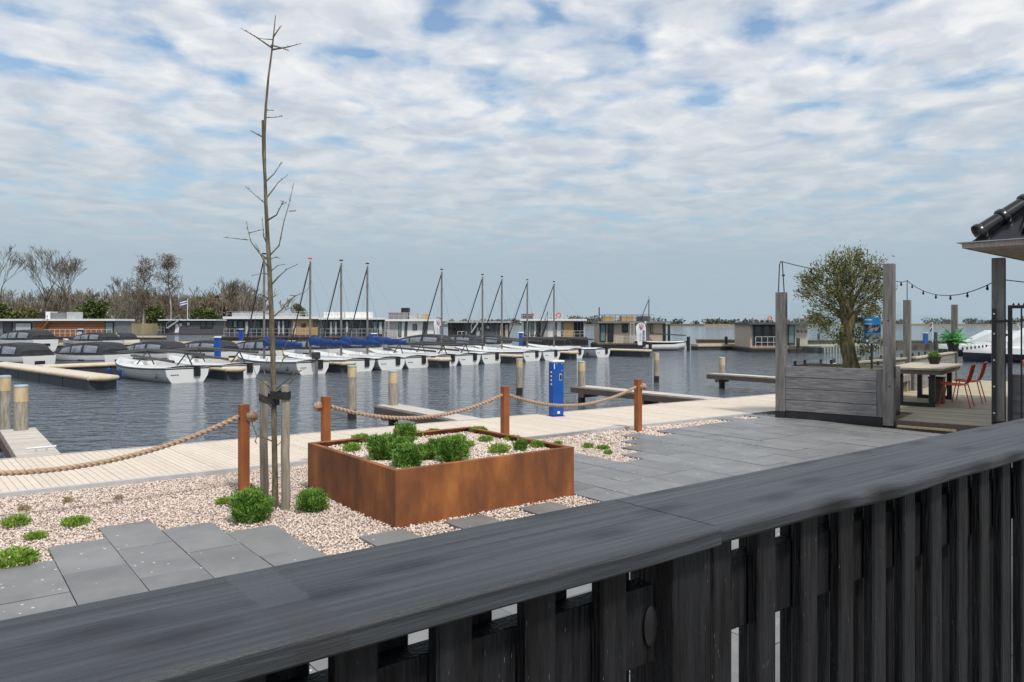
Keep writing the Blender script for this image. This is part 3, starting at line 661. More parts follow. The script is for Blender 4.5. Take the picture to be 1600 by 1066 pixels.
# ------------------------------------------------------------------ marina: pontoons
TH = math.radians(10); MO = Vector((4.43, 27.7))
def mab(a, b): return (MO.x+a*math.cos(TH)-b*math.sin(TH), MO.y+a*math.sin(TH)+b*math.cos(TH))
def pontoon(name, label, a0, b0, a1, b1, wid, group=None, tip=True, ztop=-.02):
    x0, y0 = mab(a0, b0); x1, y1 = mab(a1, b1); L_ = math.hypot(x1-x0, y1-y0)
    t = thing(name, label, 'pontoon', (x0, y0, WZ), math.atan2(y1-y0, x1-x0), group); h = ztop-WZ
    n = max(1, int(L_/2.4)); fme = MB().box(0.03, L_/n-.03, -wid/2+.06, wid/2-.06, -.3, h-.13).mesh('float'); fme.materials.append(m_pdark)
    for k in range(n): link('float', fme, t, (k*L_/n, 0, 0))
    MB().box(.05, L_-.02, -wid/2+.11, wid/2-.11, h-.128, h).build('walking_deck', m_ptop, t)
    for sy in (-1, 1):
        b = MB(); b.tube([(0.0 if tip else .0, sy*(wid/2-.05), h-.055), (L_, sy*(wid/2-.05), h-.055)], .068, 10); b.build('fender_edge', m_pont, t, True)
    if tip:
        b = MB(); b.tube([(-.0, -wid/2+.05, h-.055), (-.13, -wid/4, h-.055), (-.16, 0, h-.055), (-.13, wid/4, h-.055), (0, wid/2-.05, h-.055)], [.07, .085, .09, .085, .07], 10); b.build('tip_bumper', m_pont, t, True)
    return t
FA = [0, 5.1, 10.6, 15.9, 21.3, 27.0, 32.8]; FB = [0, 1.05, 1.5, 1.0, 1.1, 1.7, .2]
flab = ['beige finger pontoon with dark floats reaching towards the capped piles', 'beige finger pontoon tip between the two boats with lowered masts', 'finger pontoon tip beside the boat with outboard motor',
        'finger pontoon tip past the boats with blue sail covers', 'finger pontoon tip beside the longest bare white hull', 'finger pontoon tip near the white and brown houseboat', 'end finger pontoon with its corner near a lone mooring pile']
for a_, b_, lb in zip(FA, FB, flab): pontoon('finger_pontoon', lb, a_, b_, a_, 8.0 if a_ else 13, .95 if a_ == 0 else .8, 'finger pontoons between the sailing boats')
pontoon('main_pontoon', 'long beige main pontoon behind the row of sailing boats', .55, 8.6, 36, 8.6, 1.1, tip=False)
d0, d1 = at(60, 64), at(640, 79)
def wpontoon(name, label, p0_, p1_, wid):
    L_ = math.hypot(p1_[0]-p0_[0], p1_[1]-p0_[1]); t = thing(name, label, 'pontoon', (*p0_, WZ), math.atan2(p1_[1]-p0_[1], p1_[0]-p0_[0])); h = .45
    MB().box(0, L_, -wid/2+.06, wid/2-.06, -.3, h-.16).build('float', m_pdark, t); MB().box(0, L_, -wid/2, wid/2, h-.158, h+.03).build('walking_deck', m_pont, t); return t
wpontoon('long_pontoon', 'far long beige pontoon between the covered sloops and the houseboats', d0, d1, 1.6)
wpontoon('side_pontoon', 'short beige pontoon in front of the grey houseboat with flag', at(205, 100), at(257, 100), 1.2)
wpontoon('end_pontoon', 'low pontoon strip leading to the small moored boat with bare mast', at(1085, 62), at(1166, 63), 1.4)

# ------------------------------------------------------------------ sailing boats
def hull_sections(Ln, B, fb, stern=.82, n=14, sheer=.18, depth=.25):
    secs = []
    for i in range(n+1):
        t = i/n                                     # 0 stern, 1 bow
        w = B/2*(stern+(1-stern)*math.sin(min(1, t/.45)*math.pi/2)) if t < .45 else B/2*max(.015, 1-((t-.45)/.55)**2.1)
        zs = fb+sheer*(t-.35)**2*2.4; y = t*Ln
        k = -depth*(1-t**3)
        rake = .0 if t < 1 else .0
        secs.append([(-w, y, zs), (-w*.985, y-.0, zs-.09), (-w*.93, y, zs*.45), (-w*.72, y-.02, .0), (-w*.35, y-.06*t, k*.8), (0, y-.10*t, k),
                     (w*.35, y-.06*t, k*.8), (w*.72, y-.02, .0), (w*.93, y, zs*.45), (w*.985, y, zs-.09), (w, y, zs)])
    return secs
def sail_hull_parts(Ln=6.5, B=2.0, fb=.50):
    P = {}; secs = hull_sections(Ln, B, fb)
    b = MB(); b.loft(secs, False, True, False); P['hull'] = (b.mesh('hull', True), m_gelg, None); P['hull'][0].materials.append(m_gelg)
    # white transom, slightly proud; the hull's grey is side shade put into colour
    s0 = secs[0]; b = MB(); b.add([(x*.985, -.012, z) for x, y, z in s0], [tuple(range(len(s0)))]); P['transom'] = (b.mesh('transom'), m_gel, None)
    # rubbing strake
    b = MB()
    for sx in (0, -1): b.tube([(s[sx][0]*1.008, s[sx][1], s[sx][2]-.03) for s in secs], .022, 6)
    b.tube([(secs[0][0][0], -.015, secs[0][0][2]-.03), (secs[0][-1][0], -.015, secs[0][-1][2]-.03)], .02, 6)
    P['rubbing_strake'] = (b.mesh('rubbing_strake', True), m_dark, None)
    # deck with open cockpit
    b = MB(); rows = []
    for i, s in enumerate(secs):
        w = -s[0][0]; z = s[0][2]+.01; t = i/(len(secs)-1); cw = w*.62 if .07 < t < .66 else 0.0
        rows.append([(-w, s[0][1], z), (-(cw+(w-cw)*.5), s[0][1], z+.05), (-cw, s[0][1], z+.07), (-cw*.98, s[0][1], z-.30 if cw else z+.075), (0, s[0][1], z-.32 if cw else z+.09),
                     (cw*.98, s[0][1], z-.30 if cw else z+.075), (cw, s[0][1], z+.07), (cw+(w-cw)*.5, s[0][1], z+.05), (w, s[0][1], z)])
    b.loft(rows); P['deck'] = (b.mesh('deck', True), m_gel, None)
    b = MB(); b.box(-B*.2, B*.2, 1.0, 1.22, fb-.1, fb+.0); b.box(-B*.29, B*.29, 2.6, 2.85, fb-.1, fb-.02); P['thwart'] = (b.mesh('thwart'), m_ptop, None)
    b = MB(); b.box(.22, .46, -.075, -.014, fb-.28, fb+.08); P['rudder_stock'] = (b.mesh('rudder_stock'), m_dark, None)
    for k, (me, mt, _) in P.items():
        if not me.materials: me.materials.append(mt)
    return P
SP = sail_hull_parts()
def crest(b, x, y, z, s):                            # small dark emblem on the quarter
    b.box(x, x+.004, y, y+s*1.6, z, z+s*.35); b.box(x, x+.004, y+s*.3, y+s*1.2, z+s*.42, z+s*.7); b.box(x, x+.004, y+s*.6, y+s*.9, z+s*.8, z+s*1.3)
emb = MB(); crest(emb, -.905, .45, .17, .13); emb_me = emb.mesh('emblem'); emb_me.materials.append(m_dark)
nmm = MB()
for k, (xx, ww) in enumerate(((-.62, .05), (-.55, .06), (-.47, .05), (-.40, .07))): nmm.box(xx, xx+ww, -.016, -.0135, .27, .31)
name_me = nmm.mesh('name_lettering'); name_me.materials.append(m_spar)
def sailboat(xs, f, label, mast=True, cover=None, motor=False, lower=False, ztop=4.7, fend=False, Ln=6.5, head=None, boom=True, cap_col=None):
    xy = at(xs, f); t = thing('sailing_boat', label, 'sailing boat', (*xy, WZ), TH if head is None else head, 'open white sailing boats moored in a row')
    sy = Ln/6.5
    for nm_, (me, mt, _) in SP.items(): o = link(nm_, me, t); o.scale = (1, sy, 1)
    link('emblem', emb_me, t); link('name_lettering', name_me, t)
    fb = .5; my = 4.05*sy; ht = ztop-WZ
    if mast:
        MB().tube([(0, my, fb), (0, my, ht-.25), (0, my-.02, ht)], [.055, .05, .035], 8).build('mast', m_mast, t, True)
        MB().box(-.10, .10, my-.012, my+.012, ht+.09, ht+.16).build('wind_vane', cap_col or m_dark, t)
        MB().tube([(0, my+.04, ht-.15), (0, Ln-.75, fb+.75)], [.028, .034], 8).build('furled_jib', m_canv, t, True)
        b = MB(); b.tube([(0, my, ht-.1), (0, Ln-.1, fb+.2)], .006, 4)
        for sx in (-1, 1): b.tube([(0, my, ht-.7), (sx*.93, my-.25, fb+.04)], .006, 4)
        b.tube([(0, my, ht), (0, .1, fb+.1)], .004, 4); b.build('rigging', m_mast, t)
        if boom:
            if cover:
                secs = []
                for i in range(13):
                    u_ = i/12; y = my-.05-u_*3.1; r = .20*(1-u_*.55); zc_ = fb+.82-.10*u_+.02*math.sin(i*2.1)
                    secs.append([(r*.62*math.cos(a_)*(1+.1*math.sin(i*3+k)), y, zc_+r*1.15*math.sin(a_)*(1+.12*math.sin(i*1.7+k*2))) for k, a_ in enumerate([2*math.pi*k/10 for k in range(10)])])
                b = MB(); b.loft(secs, True, True, True); b.build('sail_cover', m_bcanv, t, True)
            else: MB().tube([(0, my-.05, fb+.75), (0, my-3.3, fb+.62)], .05, 8).build('boom', m_spar, t, True)
    if lower:
        MB().tube([(.2, -.9, fb+.55), (.15, my, fb+.62), (.1, Ln+.5, fb+.42)], [.045, .06, .05], 8).build('lowered_mast', m_spar, t, True)
        for yy in (.5, my): MB().bar((-.25, yy, fb), (.18, yy, fb+.56), .04).bar((.45, yy, fb), (.18, yy, fb+.56), .04).build('mast_crutch', m_spar, t)
        MB().tube([(-.25, .6, fb+.25), (-.3, 4.4, fb+.38)], .05, 8).build('boom', m_spar, t, True)
    if motor:
        mo = MB(); mo.box(-.14, .12, -.42, -.06, fb+.16, fb+.46); o = mo.build('outboard_motor', m_spar, t, bevel=.05)
        MB().tube([(-.01, -.28, fb+.2), (-.01, -.30, -.3)], .06, 8).build('motor_leg', m_mast, o, True)
    if fend:
        for yy in (3.6, 4.9):
            MB().lathe([(.02, 0), (.085, .05), (.09, .2), (.085, .36), (.02, .42)], 12, (0, 0, 0)).build('fender', m_bcanv, t, True, (-1.06 if yy < 4 else -.98, yy, -.02))
    return t
gold = pm('red_vane', (.5, .03, .03), (.6, .05, .05), 5, .5)
sailboat(293, 27.9, 'white open sailing boat with lowered dark mast and two blue fenders', mast=False, lower=True, fend=True)
sailboat(377, 29.9, 'white open boat with lowered mast beside the second finger pontoon', mast=False, lower=True)
sailboat(489, 32.4, 'white sailing boat with outboard motor and blue sail cover behind the young tree', cover=True, motor=True, ztop=4.8)
sailboat(563, 34.1, 'blue-covered sailing boat whose mast carries a red vane, next to the motor boat', cover=True, cap_col=gold, ztop=4.72)
sailboat(612, 35.5, 'blue-covered sailing boat moored between two other blue-covered ones', cover=True, ztop=4.75)
sailboat(653, 36.9, 'blue-covered sailing boat last before the boats without masts', cover=True, ztop=4.7)
sailboat(699, 38.3, 'mastless white boat close beside a finger pontoon tip', mast=False, lower=True)
sailboat(734, 39.7, 'mastless white boat beside the bare-boomed sailing boat with tallest mast', mast=False, lower=True)
sailboat(769, 41.0, 'white sailing boat with bare dark boom in front of the feather flag', ztop=4.68)
sailboat(832, 43.6, 'long white sailing boat with bare boom in front of the grey round-windowed houseboat', ztop=4.55)
sailboat(862, 44.8, 'white sailing boat behind the blue pedestal with bare boom', ztop=4.5)
sailboat(900, 47.3, 'white sailing boat moored by the fingertip near the white and brown houseboat', ztop=4.45)
sailboat(942, 48.6, 'last white sailing boat of the row beside the end pontoon', ztop=4.4)
sb = sailboat(1071, 66, 'small dark-hulled boat with bare mast moored beyond the rubber dinghy', ztop=3.9, head=CR+math.radians(65), Ln=5.2)
for ch in sb.children:
    if ch.name.startswith('hull'): ch.data = ch.data.copy(); ch.data.materials[0] = pm('mahogany_hull', (.06, .02, .012), (.10, .035, .02), 4, .35)
    if ch.name.startswith(('emblem', 'name_lettering')): bpy.data.objects.remove(ch)

# ------------------------------------------------------------------ covered motor sloops
def sloop_parts(Ln=4.9, B=1.9, fb=.64):
    P = []; secs = hull_sections(Ln, B, fb, .88, 14, .12, .25)
    b = MB(); b.loft(secs, False, True, False); P.append(('hull', b.mesh('hull', True), m_gel))
    b = MB(); b.loft([[(-s[0][0]*q, s[0][1], s[0][2]+.012+(.02 if abs(q) < 1 else 0)) for q in (-1, -.5, 0, .5, 1)] for s in secs]); P.append(('deck', b.mesh('deck', True), m_gel))
    for sx in (0, -1):
        b = MB(); b.tube([(s[sx][0]*1.0, s[sx][1], s[sx][2]-.25) for s in secs], .022, 6); P.append(('rubbing_strake', b.mesh('rubbing_strake', True), m_dark))
    def cov(t):                                       # canopy height along the boat, 0 stern .. 1 bow
        if t < .12: return .08+.46*math.sin(t/.12*math.pi/2)
        if t < .40: return .54+.05*math.sin((t-.12)/.28*math.pi)
        return max(.02, .54*(1-((t-.40)/.43)**1.25))
    def wid(t): return B/2*.9 if t < .45 else B/2*.9*max(.02, 1-((t-.45)/.55)**2.1)
    def sec(t, q):                                    # q = share of canopy height -> half width, z
        k = 1-.12*q if q < .5 else .94-.42*(q-.5)**1.2
        return wid(t)*k, fb+.04+cov(t)*q
    rows = []
    for i in range(19):
        t = .03+.79*i/18; y = t*Ln; l = [sec(t, q) for q in (0, .3, .6, .85, .97)]
        rows.append([(-w, y, z) for w, z in l]+[(0, y, fb+.04+cov(t)*1.03)]+[(w, y, z) for w, z in l[::-1]])
    b = MB(); b.loft(rows, False, True, True); P.append(('canopy', b.mesh('canopy', True), m_canv))
    for sx in (-1, 1):
        for (t0, t1, lean) in ((.10, .27, 0.0), (.30, .43, .0), (.45, .60, .06)):
            g = []
            for i in range(6):
                row = []
                for q in (.16, .36, .56, .74):
                    t = t0+(t1-t0)*i/5; t = t-lean*(q-.16)*(i/5)
                    w, z = sec(t, q); row.append((sx*(w+.02), t*Ln, z+.006))
                g.append(row)
            b = MB(); b.loft(g); P.append(('canopy_window', b.mesh('canopy_window'), m_vinyl))
    b = MB(); b.box(-.25, .25, -.04, -.005, .30, .44); P.append(('stern_plate', b.mesh('stern_plate'), m_dark))
    b = MB(); b.box(-.925, -.905, 1.2, 1.6, .40, .45); P.append(('name_mark', b.mesh('name_mark'), m_dark))
    for _, me, mt in P: me.materials.append(mt)
    return P
MP = sloop_parts()
def sloop(xs, f, label, dark=False, sc=1.0, head=None):
    t = thing('covered_sloop', label, 'motor boat', (*at(xs, f), WZ), CR+math.radians(70) if head is None else head, 'motor sloops under charcoal canopies'); t.scale = (sc, sc, sc)
    for nm_, me, mt in MP:
        o = link(nm_, me, t)
        if dark and nm_ == 'hull': o.data = me.copy(); o.data.materials[0] = m_gelg
    return t
for xs, f, lb in [(62, 35.0, 'white covered sloop with its stern against the left finger pontoon'), (186, 36.5, 'white covered sloop behind the long main pontoon left of the first sailing boat'),
                  (281, 38.5, 'white covered sloop directly left of the tall blue dock pedestal'), (362, 40.5, 'white covered sloop right behind the tall blue dock pedestal'),
                  (446, 42.5, 'covered sloop seen through rigging right of the young tree'), (524, 44.5, 'covered sloop behind the middle blue sail cover'), (588, 46.5, 'covered sloop behind the last blue sail cover')]:
    sloop(xs, f, lb)
sloop(704, 49, 'pale covered sloop in front of the white houseboat and feather flag', sc=1.15); sloop(752, 51.5, 'covered sloop in front of the grey houseboat stairs', sc=1.1); sloop(794, 54, 'covered sloop in front of the brown-windowed end of the grey houseboat', sc=1.05)
sloop(176, 62, 'grey covered sloop with white bow before the brown houseboat', True, 1.12); sloop(206, 67, 'dark covered sloop with pale triangular windows by the yellow hose', True, 1.05)
sloop(72, 60, 'larger white cruiser with windscreen and grey canopy before the brown houseboat', False, 1.3)
# pedestals on pontoons
def ped(x, y0, y1, f, label, lamp=False):
    h = (y1-y0)/F*f; t = thing('dock_pedestal', label, 'pedestal', (*at(x, f), zat(y1, f)), CR, 'blue service pedestals on the pontoons'); w = .12*(1 if f < 50 else 1.25)
    MB().box(-w, w, -w, w, 0, h*.94).build('body', m_blue, t, bevel=.01); MB().lathe([(w*1.5, h*.941), (w*1.6, h*.97), (w*1.2, h)], 12).build('cap', m_white, t, True)
    if lamp:
        b = MB(); b.tube([(0, -w-.04, h*.62), (0, -w-.002, h*.62)], w*1.5, 16); b.build('hose_reel', m_ptop, t, True)
ped(340, 526, 559, 36.2, 'tall blue dock pedestal with white cap beside the covered sloops'); ped(376.5, 514, 533, 68, 'small blue dock pedestal on the far pontoon by the glass houseboat')
ped(126, 514, 536, 63, 'blue dock pedestal with round hose reel before the brown houseboat', True); ped(584.5, 521, 545, 50, 'blue dock pedestal with round hose reel behind the blue sail covers', True); ped(814, 519, 546, 55, 'blue dock pedestal in front of the white and brown houseboat')
t = thing('water_hose', 'yellow hose looped over the far pontoon edge', 'hose', (*at(176, 63.5), -.01), CR); MB().tube([(0, 0, 0), (.1, -.1, .6), (.35, -.1, .9), (.45, -.1, .3), (.2, 0, .02)], .07, 8).build('loop', pm('yellow_hose', (.55, .42, .02), (.65, .5, .04), 4, .5), t, True)

# ------------------------------------------------------------------ houseboats
m_wcl = pm('brown_cladding', (.215, .085, .035), (.31, .13, .055), 2, .65, .2, stretch=(9, 9, .5))
m_dkg = pm('dark_grey_cladding', (.065, .072, .082), (.09, .097, .108), 2, .6)
m_tan = pm('tan_cladding', (.40, .25, .10), (.50, .33, .15), 2, .65, .1, stretch=(8, 8, .5))
m_beig = pm('beige_cladding', (.40, .33, .255), (.52, .44, .35), 2, .7, .1, stretch=(8, 8, .5))
m_pgrey = pm('pale_grey_panel', (.36, .37, .37), (.44, .45, .45), 2, .6)
m_midg = pm('mid_grey_panel', (.16, .16, .165), (.22, .22, .225), 2, .6)
m_redb = pm('lifebuoy_orange', (.65, .10, .03), (.72, .13, .05), 2, .5)
def houseboat(label, f, xa, xb, yr0, yr1, yw, yh, wall, segs, depth=4.5, over=3, hull=m_dark, roofm=m_white, rot=0.0, group='houseboats moored across the marina'):
    xc = (xa+xb)/2; c = at(xc, f); t = thing('houseboat', label, 'houseboat', (*c, WZ), CR+rot, group); s = f/F
    X = lambda x: (x-xc)*s
    Z = lambda y: zat(y, f)-WZ
    MB().box(X(xa)-.3, X(xb)+.3, -1.0, depth+.3, -.3, Z(yh)).build('hull', hull, t)
    MB().box(X(xa)-.2, X(xb)+.2, -.95, depth+.2, Z(yh)+.004, Z(yh)+.10).build('walkway', m_jside, t)
    MB().box(X(xa), X(xb), 0, depth, Z(yh)+.10, Z(yr1)-.004).build('wall', wall, t)
    MB().box(X(xa)-over*s, X(xb)+over*s, -.6, depth+.4, Z(yr1), Z(yr0)).build('roof', roofm, t)
    for sg in segs:
        k = sg[0]; m = sg[5] if len(sg) > 5 else None
        if k == 'panel': MB().box(X(sg[1]), X(sg[2]), -.06, -.003, Z(sg[4]), Z(sg[3])).build('wall_panel', m, t)
        elif k == 'slant':
            d = (sg[2]-sg[1])*.28; MB().add([(X(sg[1]+d), -.03, Z(sg[3])), (X(sg[2]+d), -.03, Z(sg[3])), (X(sg[2]), -.03, Z(sg[4])), (X(sg[1]), -.03, Z(sg[4]))]+[(X(sg[1]+d), -.002, Z(sg[3])), (X(sg[2]+d), -.002, Z(sg[3])), (X(sg[2]), -.002, Z(sg[4])), (X(sg[1]), -.002, Z(sg[4]))], [(0, 1, 2, 3), (0, 4, 5, 1), (1, 5, 6, 2), (2, 6, 7, 3), (3, 7, 4, 0)]).build('wall_panel', m, t)
        elif k in ('win', 'door'):
            o = MB().box(X(sg[1]), X(sg[2]), -.09, -.002, Z(sg[4]), Z(sg[3])).build('window' if k == 'win' else 'door', m_dark, t)
            e = min(.12, (X(sg[2])-X(sg[1]))*.16); MB().box(X(sg[1])+e, X(sg[2])-e, -.11, -.0905, Z(sg[4])+e, Z(sg[3])-e).build('pane', m or m_dglass, o)
        elif k == 'round':
            b = MB(); cx, cz, r = X(sg[1]), Z(sg[2]), sg[3]*s
            b.add([(cx+r*q*math.cos(2*math.pi*i/20), -.05, cz+r*q*math.sin(2*math.pi*i/20)) for q in (1.25, .85) for i in range(20)]+[(cx+r*1.25*math.cos(2*math.pi*i/20), -.002, cz+r*1.25*math.sin(2*math.pi*i/20)) for i in range(20)],
                  [(i, (i+1) % 20, 20+(i+1) % 20, 20+i) for i in range(20)]+[(i, 40+i, 40+(i+1) % 20, (i+1) % 20) for i in range(20)])
            o = b.build('round_window', m_dark, t); MB().disc((cx, cz), r*.9, -.03).build('pane', sg[4], o)
        elif k == 'box': MB().box(X(sg[1]), X(sg[2]), .6, min(depth-.3, 2.4), Z(sg[4])+.003, Z(sg[3])).build(sg[6] if len(sg) > 6 else 'roof_box', m, t)
        elif k == 'rail':
            b = MB(); n = max(2, int((sg[2]-sg[1])/8)); z0, z1 = Z(sg[4])+.002, Z(sg[3]); rr = .028
            for y_ in (-.3, depth-.2):
                for q in (z1, (z0+z1)/2): b.bar((X(sg[1]), y_, q), (X(sg[2]), y_, q), rr)
                for i in range(n+1): x_ = X(sg[1]+(sg[2]-sg[1])*i/n); b.bar((x_, y_, z0), (x_, y_, z1), rr)
            b.build('roof_railing', m or m_alu, t)
        elif k == 'deckrail':
            b = MB(); n = max(2, int((sg[2]-sg[1])/8)); z0, z1 = Z(yh)+.10, Z(sg[3])
            for q in (z1, (z0+z1)/2): b.bar((X(sg[1]), -.85, q), (X(sg[2]), -.85, q), .035)
            for i in range(n+1): x_ = X(sg[1]+(sg[2]-sg[1])*i/n); b.bar((x_, -.85, z0), (x_, -.85, z1), .035)
            b.build('deck_railing', m or m_alu, t)
        elif k == 'stair':
            b = MB(); x0, z0, x1, z1 = X(sg[1]), Z(sg[4]), X(sg[2]), Z(sg[3]); n = 9
            for y_ in (-.85, -.25): b.bar((x0, y_, z0), (x1, y_, z1), .06, .12)
            for i in range(1, n): q = i/n; b.box(x0+(x1-x0)*q-.1, x0+(x1-x0)*q+.1, -.84, -.26, z0+(z1-z0)*q-.015, z0+(z1-z0)*q+.015)
            for y_ in (-.85,): b.bar((x0, y_, z0+.9), (x1, y_, z1+.9), .04); b.bar((x1, y_, z1), (x1, y_, z1+.9), .04); b.bar((x0, y_, z0), (x0, y_, z0+.9), .04)
            b.build('staircase', m or m_alu, t)
        elif k == 'ladder':
            b = MB(); x0, x1 = X(sg[1]), X(sg[2])
            for x_ in (x0, x1): b.bar((x_, -.7, Z(sg[4])), (x_, -.62, Z(sg[3])), .05)
            for i in range(9): z_ = Z(sg[4])+(Z(sg[3])-Z(sg[4]))*(i+.5)/9; b.bar((x0, -.66, z_), (x1, -.66, z_), .04)
            b.build('ladder', m or m_alu, t)
        elif k == 'buoy':
            b = MB(); cx, cz, r = X(sg[1]), Z(sg[2]), sg[3]*s; b.tube([(cx+r*math.cos(2*math.pi*i/16), -.36, cz+r*math.sin(2*math.pi*i/16)) for i in range(17)], r*.27, 8, False); b.build('lifebuoy', m_redb, t, True)
        elif k == 'pole':
            MB().tube([(X(sg[1]), .4, Z(sg[4])), (X(sg[1]), .4, Z(sg[3]))], .05, 8).build('flag_pole', m, t, True)
    return t
hb_brown = houseboat('brown clad houseboat with two round windows and boxes on its white roof', 104, -34, 180, 498.5, 501.5, 525, 527, m_midg,
    [('panel', 55, 164, 502, 526, m_wcl), ('round', 97.5, 507, 4.6, m_dglass), ('round', 152.5, 507, 4.2, m_dglass), ('win', 164.5, 178, 503, 524, m_tglass), ('win', 5, 20, 504, 520), ('win', 24, 50, 504, 520, m_lglass),
     ('box', 58, 66, 488, 498.5, m_dark), ('box', 67, 74, 487, 498.5, m_white), ('box', 75, 99, 488.5, 498.5, m_midg, 'solar_unit'), ('box', 100, 114, 487.5, 498.5, m_pgrey), ('deckrail', 75, 180, 515, 525, m_white), ('stair', 62, 80, 503, 526, m_wcl)])
hb_grey = houseboat('dark grey houseboat with outside staircase, two pale round windows and striped flag', 148, 252, 336, 499.3, 501, 521, 521.5, m_dkg,
    [('round', 282.5, 507.5, 3, m_lglass), ('round', 294.5, 506.3, 3, m_lglass), ('slant', 273, 279, 506, 520, m_white), ('win', 313, 322, 502, 513), ('win', 323, 333, 502, 513), ('panel', 252, 262, 502, 521, m_dark), ('stair', 263, 284, 499, 513), ('rail', 256, 308, 492.5, 499.3, m_dark), ('deckrail', 250, 260, 511, 520)], hull=m_dark, depth=5)
houseboat('long glass-fronted houseboat with white roof edge and tan wooden end', 93, 354, 497, 494.8, 498.6, 524, 527, m_dkg,
    [('win', 357, 364, 501, 519), ('win', 365, 371, 501, 512, m_tglass), ('win', 372, 381, 501, 519), ('door', 383, 389, 502, 523, m_lglass), ('win', 391, 408, 501, 522), ('win', 410, 416, 501, 522), ('door', 434, 438.5, 501, 523, m_lglass), ('door', 441, 445, 501, 523, m_lglass), ('win', 429, 433, 501, 523), ('win', 447, 451, 501, 523),
     ('panel', 456, 497, 499.5, 524, m_tan), ('win', 470.5, 478, 505.5, 511.5), ('win', 490, 496.5, 501, 510.5, m_midg), ('door', 458, 463, 502, 523, m_white), ('box', 360, 420, 488.5, 494.8, m_pgrey, 'solar_unit'), ('box', 425, 460, 489, 494.8, m_pgrey, 'solar_unit'), ('rail', 356, 496, 487, 494.8), ('deckrail', 354, 497, 514, 524)])
houseboat('dark glass houseboat carrying a long white rolled awning on its roof', 90, 503, 600, 496.5, 499.5, 525, 527.5, m_dkg,
    [('win', 506, 514, 502, 523), ('door', 515.5, 519.5, 502, 523, m_lglass), ('door', 523, 527, 502, 523, m_lglass), ('win', 529, 537, 502, 523), ('door', 540, 545, 502, 520, m_lglass), ('win', 551, 560, 507, 513), ('win', 563, 571, 502, 523), ('win', 583, 590, 502, 523, m_tglass), ('win', 591.5, 598, 502, 523, m_lglass),
     ('box', 504, 535, 487.5, 496.5, m_white), ('box', 538, 577, 487.5, 496.5, m_white, 'rolled_awning'), ('rail', 503, 536, 487, 496.5), ('deckrail', 503, 600, 514, 525)])
houseboat('white houseboat with slanted dark panels and a grey cabin on its roof', 82, 606, 690, 499, 502, 528, 530.5, m_white,
    [('slant', 631.5, 636, 502.5, 526, m_dkg), ('win', 645, 651.5, 506.5, 515.5, m_midg), ('slant', 659, 667, 502.5, 526, m_dkg), ('panel', 605, 621, 503, 527, m_pgrey), ('door', 622.5, 627.5, 503, 526, m_tglass), ('panel', 678, 682, 503, 527, m_midg), ('box', 606, 637, 488.5, 499, m_midg, 'roof_cabin'), ('box', 626, 638, 481, 489, m_dark, 'roof_screen'),
     ('box', 640, 651, 489.5, 499, m_pgrey), ('box', 658, 668, 491, 499, m_tan), ('rail', 600, 672, 488.5, 499), ('ladder', 603, 609, 503, 527), ('deckrail', 602, 615, 517, 527)], rot=.05)
houseboat('charcoal houseboat with two round portholes, roof stairs and brown framed end window', 87, 700, 796, 502, 504.5, 530, 532, m_dkg,
    [('round', 751.5, 514, 3, m_lglass), ('round', 762.5, 511.5, 3, m_lglass), ('slant', 744, 749, 512, 525, m_pgrey), ('win', 780, 787, 506, 529, m_beig), ('win', 788, 795, 506, 529, m_beig), ('panel', 700, 726, 505, 530, m_dark), ('panel', 700, 713, 513, 530, m_midg), ('stair', 737, 751, 498, 520), ('rail', 704, 774, 492, 502), ('deckrail', 716, 729, 518, 530, m_white)], roofm=m_pgrey)
houseboat('white and brown houseboat with black hull, roof railing and orange lifebuoy', 77, 816, 913, 498.5, 501.5, 527, 528, m_white,
    [('door', 818.5, 827, 503, 525, m_tglass), ('door', 829, 834.5, 503, 525, m_tglass), ('win', 838, 845, 502.5, 526), ('panel', 846, 856, 502, 527, m_pgrey), ('door', 866, 870, 503, 525, m_tglass), ('door', 877, 880.5, 503, 525, m_tglass), ('panel', 881.5, 896, 502, 527, m_tan), ('win', 896.5, 902, 503, 526), ('win', 902.5, 907, 503, 526), ('win', 907.5, 912, 503, 526),
     ('stair', 847, 855, 501, 526, m_dark), ('rail', 816, 884, 488, 498.5), ('buoy', 872.5, 492.5, 3.3), ('box', 815, 833, 490.5, 498.5, m_dkg, 'roof_lounge'), ('deckrail', 856, 913, 517, 527), ('buoy', 832, 491.5, 2)])
hb_beige = houseboat('beige timber houseboat with brown planters on its railed roof', 67.5, 936, 1040, 502, 505, 535, 538, m_beig,
    [('door', 937, 947, 506, 534, m_tglass), ('door', 949.5, 958.5, 506, 534, m_dglass), ('win', 972, 981, 506, 519.5), ('win', 1016, 1020, 507, 520, m_midg), ('win', 1036, 1040, 506, 533), ('win', 1043, 1047, 507, 533), ('box', 944, 961, 494, 502, m_tan, 'roof_planter'), ('box', 973, 993, 493.5, 502, m_tan, 'roof_planter'), ('box', 1001, 1018, 494, 502, m_dkg, 'solar_unit'),
     ('rail', 935.5, 1021, 492, 502, m_dkg), ('ladder', 983, 989, 504, 536), ('deckrail', 961, 994, 526, 537), ('pole', 937, 0, 480, 502, m_dark)], roofm=m_midg, depth=4)
